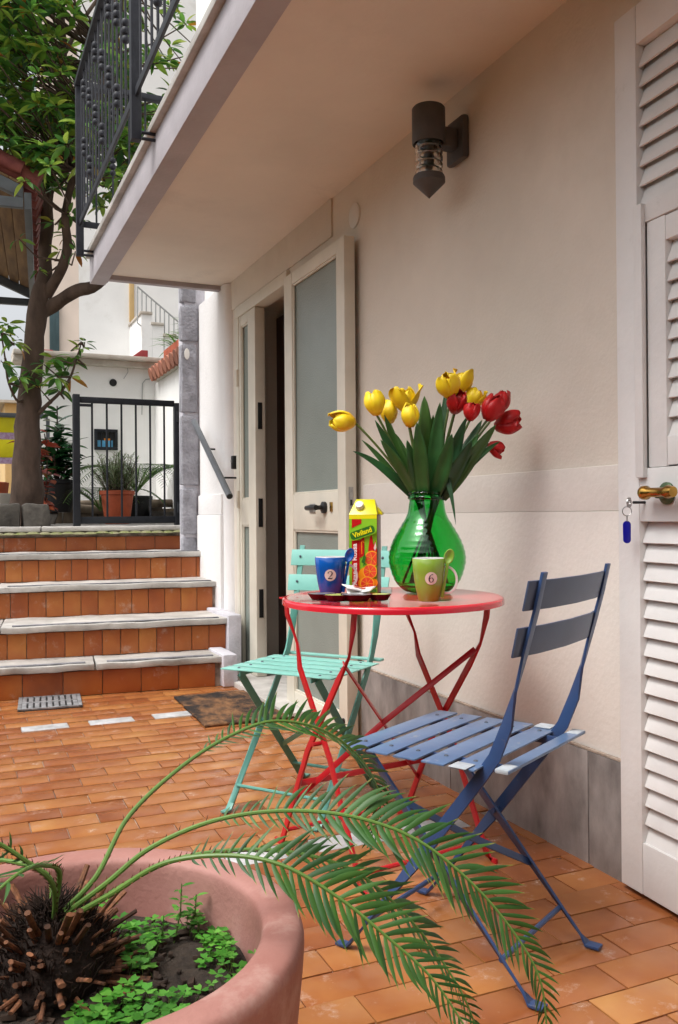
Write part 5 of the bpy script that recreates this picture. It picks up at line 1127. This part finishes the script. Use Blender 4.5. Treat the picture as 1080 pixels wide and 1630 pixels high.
for s in range(4):
    l = .05 + .012 * s; g = G(); n = 7; rg = []
    for i, (x, w, t) in enumerate(((0, .008, .006), (l * .5, .0058, .0042), (l, .0048 + .001 * (s % 2), .0036))):
        rg += [(x, w * math.cos(2 * math.pi * k / n), t * math.sin(2 * math.pi * k / n) + .004 * (x / l) ** 2) for k in range(n)]
    fs = [(i * n + k, i * n + (k + 1) % n, (i + 1) * n + (k + 1) % n, (i + 1) * n + k) for i in range(2) for k in range(n)] + [tuple(range(2 * n, 3 * n))]
    g.add(rg, fs); stub_me.append(g.mesh('leaf_base', M_stub, smooth=35))
for i in range(190):
    hh_ = R.random() ** .9; a = i * 2.39996 + R.uniform(-.2, .2); rr_ = .078 * math.sqrt(max(.05, 1 - (hh_ * .9) ** 2)); p = CA + V((rr_ * math.cos(a), rr_ * math.sin(a), .008 + .088 * hh_))
    d = V((math.cos(a), math.sin(a), -.15 + 1.3 * hh_ ** 1.8 + R.uniform(-.15, .25))); put('leaf_base', R.choice(stub_me), cyc, frame(p - d.normalized() * .012, d, roll_=R.uniform(-.3, .3), s=R.uniform(.6, 1.0)) @ Matrix.Diagonal((R.uniform(.65, 1.05), R.uniform(.65, 1.0), R.uniform(.75, 1.1), 1)))
fib = G()
for i in range(1500):
    a = R.uniform(0, 6.28); r_ = R.uniform(0, .083); p = CA + V((r_ * math.cos(a), r_ * math.sin(a), .112 * math.sqrt(max(0, 1 - (r_ / .088) ** 2)) - .012 + R.uniform(-.015, .008))); d = V((math.cos(a) * R.uniform(.1, .8), math.sin(a) * R.uniform(.1, .8), 1)).normalized() * R.uniform(.015, .042)
    fib.tube([p, p + d * .6, p + d + V((R.uniform(-.008, .008), R.uniform(-.008, .008), -.004))], [.0016, .0011, .0005], 4)
tag(P('crown_fibre', fib, mat('dark_fibre', (.045, .021, .012), .9, col2=(.008, .005, .004), scale=40), cyc), kind='stuff')

leaf_vars = []
for kk in range(4):
    l, w = 1., .092 + .010 * kk; vs = []; fs = []; n = 6; bend = .08 + .13 * kk
    for i in range(n + 1):
        t = i / n; ww = w * (.55 + .45 * math.sin(math.pi * min(1, t * 1.1))) * (1 - t ** 4) + .004
        x = t * math.cos(bend * t); y = t * t * bend * .55; z = -t * t * bend * .30
        vs += [(x, y - ww / 2, z - ww * .18), (x, y, z + .0), (x, y + ww / 2, z - ww * .18)]
    for i in range(n): a = i * 3; fs += [(a, a + 1, a + 4, a + 3), (a + 1, a + 2, a + 5, a + 4)]
    g = G(); g.add(vs, fs); leaf_vars.append((g.mesh('leaflet', M_leaflet_tip, smooth=60, recalc=False)))
def frond(ctrl, start, lmax, step, upn, flip=1):
    """ctrl: list of world points; leaflets from arclength fraction start on both sides; upn: the frond's upper-side vector."""
    pts = []
    for i in range(len(ctrl) - 1):
        for k in range(10):
            t = k / 10; p0_ = ctrl[max(i - 1, 0)]; p1_, p2_ = ctrl[i], ctrl[i + 1]; p3_ = ctrl[min(i + 2, len(ctrl) - 1)]
            pts.append(.5 * ((2 * p1_) + (p2_ - p0_) * t + (2 * p0_ - 5 * p1_ + 4 * p2_ - p3_) * t * t + (-p0_ + 3 * p1_ - 3 * p2_ + p3_) * t ** 3))
    pts.append(ctrl[-1]); n = len(pts); L = [0]
    for a, b in zip(pts[:-1], pts[1:]): L.append(L[-1] + (b - a).length)
    g = G(); g.tube(pts, [.0041 * (1 - .72 * l / L[-1]) for l in L], 8); fo = P('frond', g, M_rachis, cyc)
    th_ = G(); s = .06
    while s < start + .08:   # spines on the bare stalk
        d = s * L[-1]; i = max(k for k in range(n) if L[k] <= d); i = min(i, n - 2); p = pts[i].lerp(pts[i + 1], (d - L[i]) / max(1e-6, L[i + 1] - L[i])); tn = (pts[i + 1] - pts[i]).normalized(); sd = tn.cross(upn).normalized()
        for q in (-1, 1): e = p + (sd * q * .9 + upn * .5 + tn * .4).normalized() * R.uniform(.006, .010); th_.tube([p + sd * q * .003, e], [.0012, .0003], 4)
        s += .022
    tag(P('spine_row', th_, M_stub, fo), kind='stuff')
    s = start
    while s < .995:
        d = s * L[-1]; i = max(k for k in range(n) if L[k] <= d); i = min(i, n - 2); f_ = (d - L[i]) / max(1e-6, L[i + 1] - L[i]); p = pts[i].lerp(pts[i + 1], f_); tn = (pts[i + 1] - pts[i]).normalized(); sd = tn.cross(upn).normalized(); un = sd.cross(tn).normalized()
        u = (s - start) / (1 - start); ll = lmax * min(1, .28 + 2.6 * u) * (1 if u < .55 else 1 - .72 * (u - .55) / .45)
        for q in (-1, 1):
            l2 = ll * R.uniform(.86, 1.1); dr = (sd * q * (1.0 - .35 * u) + tn * (.42 + .45 * u + R.uniform(-.1, .1)) + un * (.24 + R.uniform(-.14, .14))).normalized(); y = (tn - dr * tn.dot(dr)).normalized(); z = dr.cross(y)
            if z.dot(un) < 0: z = -z; 
            M = Matrix(((dr.x, y.x, z.x, p.x), (dr.y, y.y, z.y, p.y), (dr.z, y.z, z.z, p.z), (0, 0, 0, 1))) @ Matrix.Rotation(R.uniform(-.25, .25), 4, 'X') @ Matrix.Diagonal((l2, max(l2, .03) * 1.02, l2, 1))
            put('leaflet', R.choice(leaf_vars), fo, M)
        s += step / L[-1]
cb = CA + V((0, 0, .10)); CAMUP = (UP0 * .75 - FW0 * .65).normalized(); CAMUP2 = (UP0 * .95 - FW0 * .25).normalized(); CAMUP3 = (UP0 * .8 - FW0 * .45).normalized()
def fp(*l): return [cb + V((R.uniform(-.012, .012), R.uniform(-.012, .012), -.01))] + [atZ(x, y, z) for x, y, z in l]
frond(fp((150, 1400, 1.17), (205, 1300, 1.22), (290, 1220, 1.28), (370, 1170, 1.33), (440, 1148, 1.37), (520, 1165, 1.42), (580, 1215, 1.46), (606, 1280, 1.48), (585, 1350, 1.49)), .40, .068, .0105, CAMUP3)
frond(fp((165, 1410, 1.15), (240, 1350, 1.16), (340, 1307, 1.17), (450, 1291, 1.17), (560, 1300, 1.16), (660, 1335, 1.15), (745, 1400, 1.14), (815, 1480, 1.13), (860, 1560, 1.12), (872, 1650, 1.12)), .33, .074, .0115, CAMUP)
frond(fp((175, 1425, 1.12), (260, 1375, 1.10), (360, 1362, 1.09), (450, 1378, 1.08), (540, 1430, 1.07), (620, 1495, 1.06), (690, 1560, 1.05), (750, 1650, 1.04)), .37, .074, .0115, CAMUP)
frond(fp((180, 1420, 1.15), (270, 1372, 1.15), (370, 1354, 1.16), (470, 1358, 1.16), (560, 1385, 1.16), (630, 1440, 1.16), (690, 1510, 1.16), (740, 1590, 1.15), (765, 1660, 1.15)), .40, .062, .0115, CAMUP2)
frond(fp((85, 1410, 1.12), (40, 1370, 1.10), (-20, 1335, 1.08), (-110, 1310, 1.04), (-220, 1330, 1.0), (-320, 1420, .98)), .34, .06, .018, CAMUP)
frond(fp((80, 1400, 1.20), (20, 1372, 1.24), (-60, 1372, 1.28), (-150, 1400, 1.3), (-240, 1460, 1.3)), .36, .06, .018, CAMUP)
frond(fp((95, 1392, 1.14), (70, 1378, 1.08), (40, 1385, 1.02), (0, 1415, .98), (-50, 1470, .95), (-90, 1560, .93)), .30, .05, .018, V((-.2, 0, 1)))

# bark chips and crumbs on the soil
g = G()
for i in range(260):
    a = R.uniform(0, 6.28); r_ = R.uniform(.03, .225); p = PC + V((r_ * math.cos(a), r_ * math.sin(a), .312 + .012 * (1 - r_ / .23))); M = Matrix.Translation(p) @ Matrix.Rotation(R.uniform(0, 6.28), 4, 'Z') @ Matrix.Rotation(R.uniform(-.5, .5), 4, 'X'); q = R.uniform(.003, .007)
    g.box((-q * R.uniform(.6, 2.4), -q * .6, -q * .5), (q, q * .6, q * .5), M)
tag(P('soil_crumbs', g, mat('soil_crumb', (.06, .035, .022), .95, col2=(.015, .010, .008), scale=30), bp_, .001), kind='stuff')
# clover and weeds round the caudex
clv = thing('clover_patch', (.27, 1.2, .308), 'bright green clover and weeds growing round the cycad in the planter', 'clover', kind='stuff')
g = G(); gs = G()
for i in range(520):
    a = R.uniform(-1.7, 1.5); r_ = R.uniform(.05, .225); p = PC + V((r_ * math.cos(a), r_ * math.sin(a), .308))
    if (p - CA).length < .095: continue
    dens = pnoise(p * 16); 
    if dens < .08: continue
    h_ = R.uniform(.008, .035); top = p + V((R.uniform(-.012, .012), R.uniform(-.012, .012), h_)); gs.tube([p, p.lerp(top, .5) + V((.002, 0, 0)), top], [.0009, .0008, .0006], 4)
    ph_ = R.uniform(0, 6.28); sz = R.uniform(.008, .0165)
    for k in range(3):
        d = V((math.cos(ph_ + k * 2.094), math.sin(ph_ + k * 2.094), R.uniform(-.1, .35))).normalized(); y = UP0.cross(d).normalized()
        g.add([top, top + d * sz * .55 - y * sz * .45, top + d * sz - y * sz * .38, top + d * sz * .86, top + d * sz + y * sz * .38, top + d * sz * .55 + y * sz * .45], [(0, 1, 2, 3), (0, 3, 4, 5)])
sp0 = PC + V((.15, .10, .308)); lw = leaf_shape(.020, .010, .1, .2, 3)
for k, (dx, h_) in enumerate(((.0, .085), (.025, .06), (-.03, .05))):
    b = sp0 + V((dx, dx * .5, 0)); t = b + V((.012, 0, h_)); gs.tube([b, b.lerp(t, .5) + V((.004, 0, 0)), t], [.0014, .0012, .0008], 5)
    for q in range(14): u = .2 + .8 * q / 14; a = q * 2.4; add_leaf(g, lw, frame(b.lerp(t, u), (math.cos(a), math.sin(a), .4), s=R.uniform(.6, 1.1)))
tag(P('stem_mass', gs, M_tstem, clv), kind='stuff'); tag(put('leaf_mass', g.mesh('leaf_mass', M_clover, recalc=False), clv), kind='stuff')
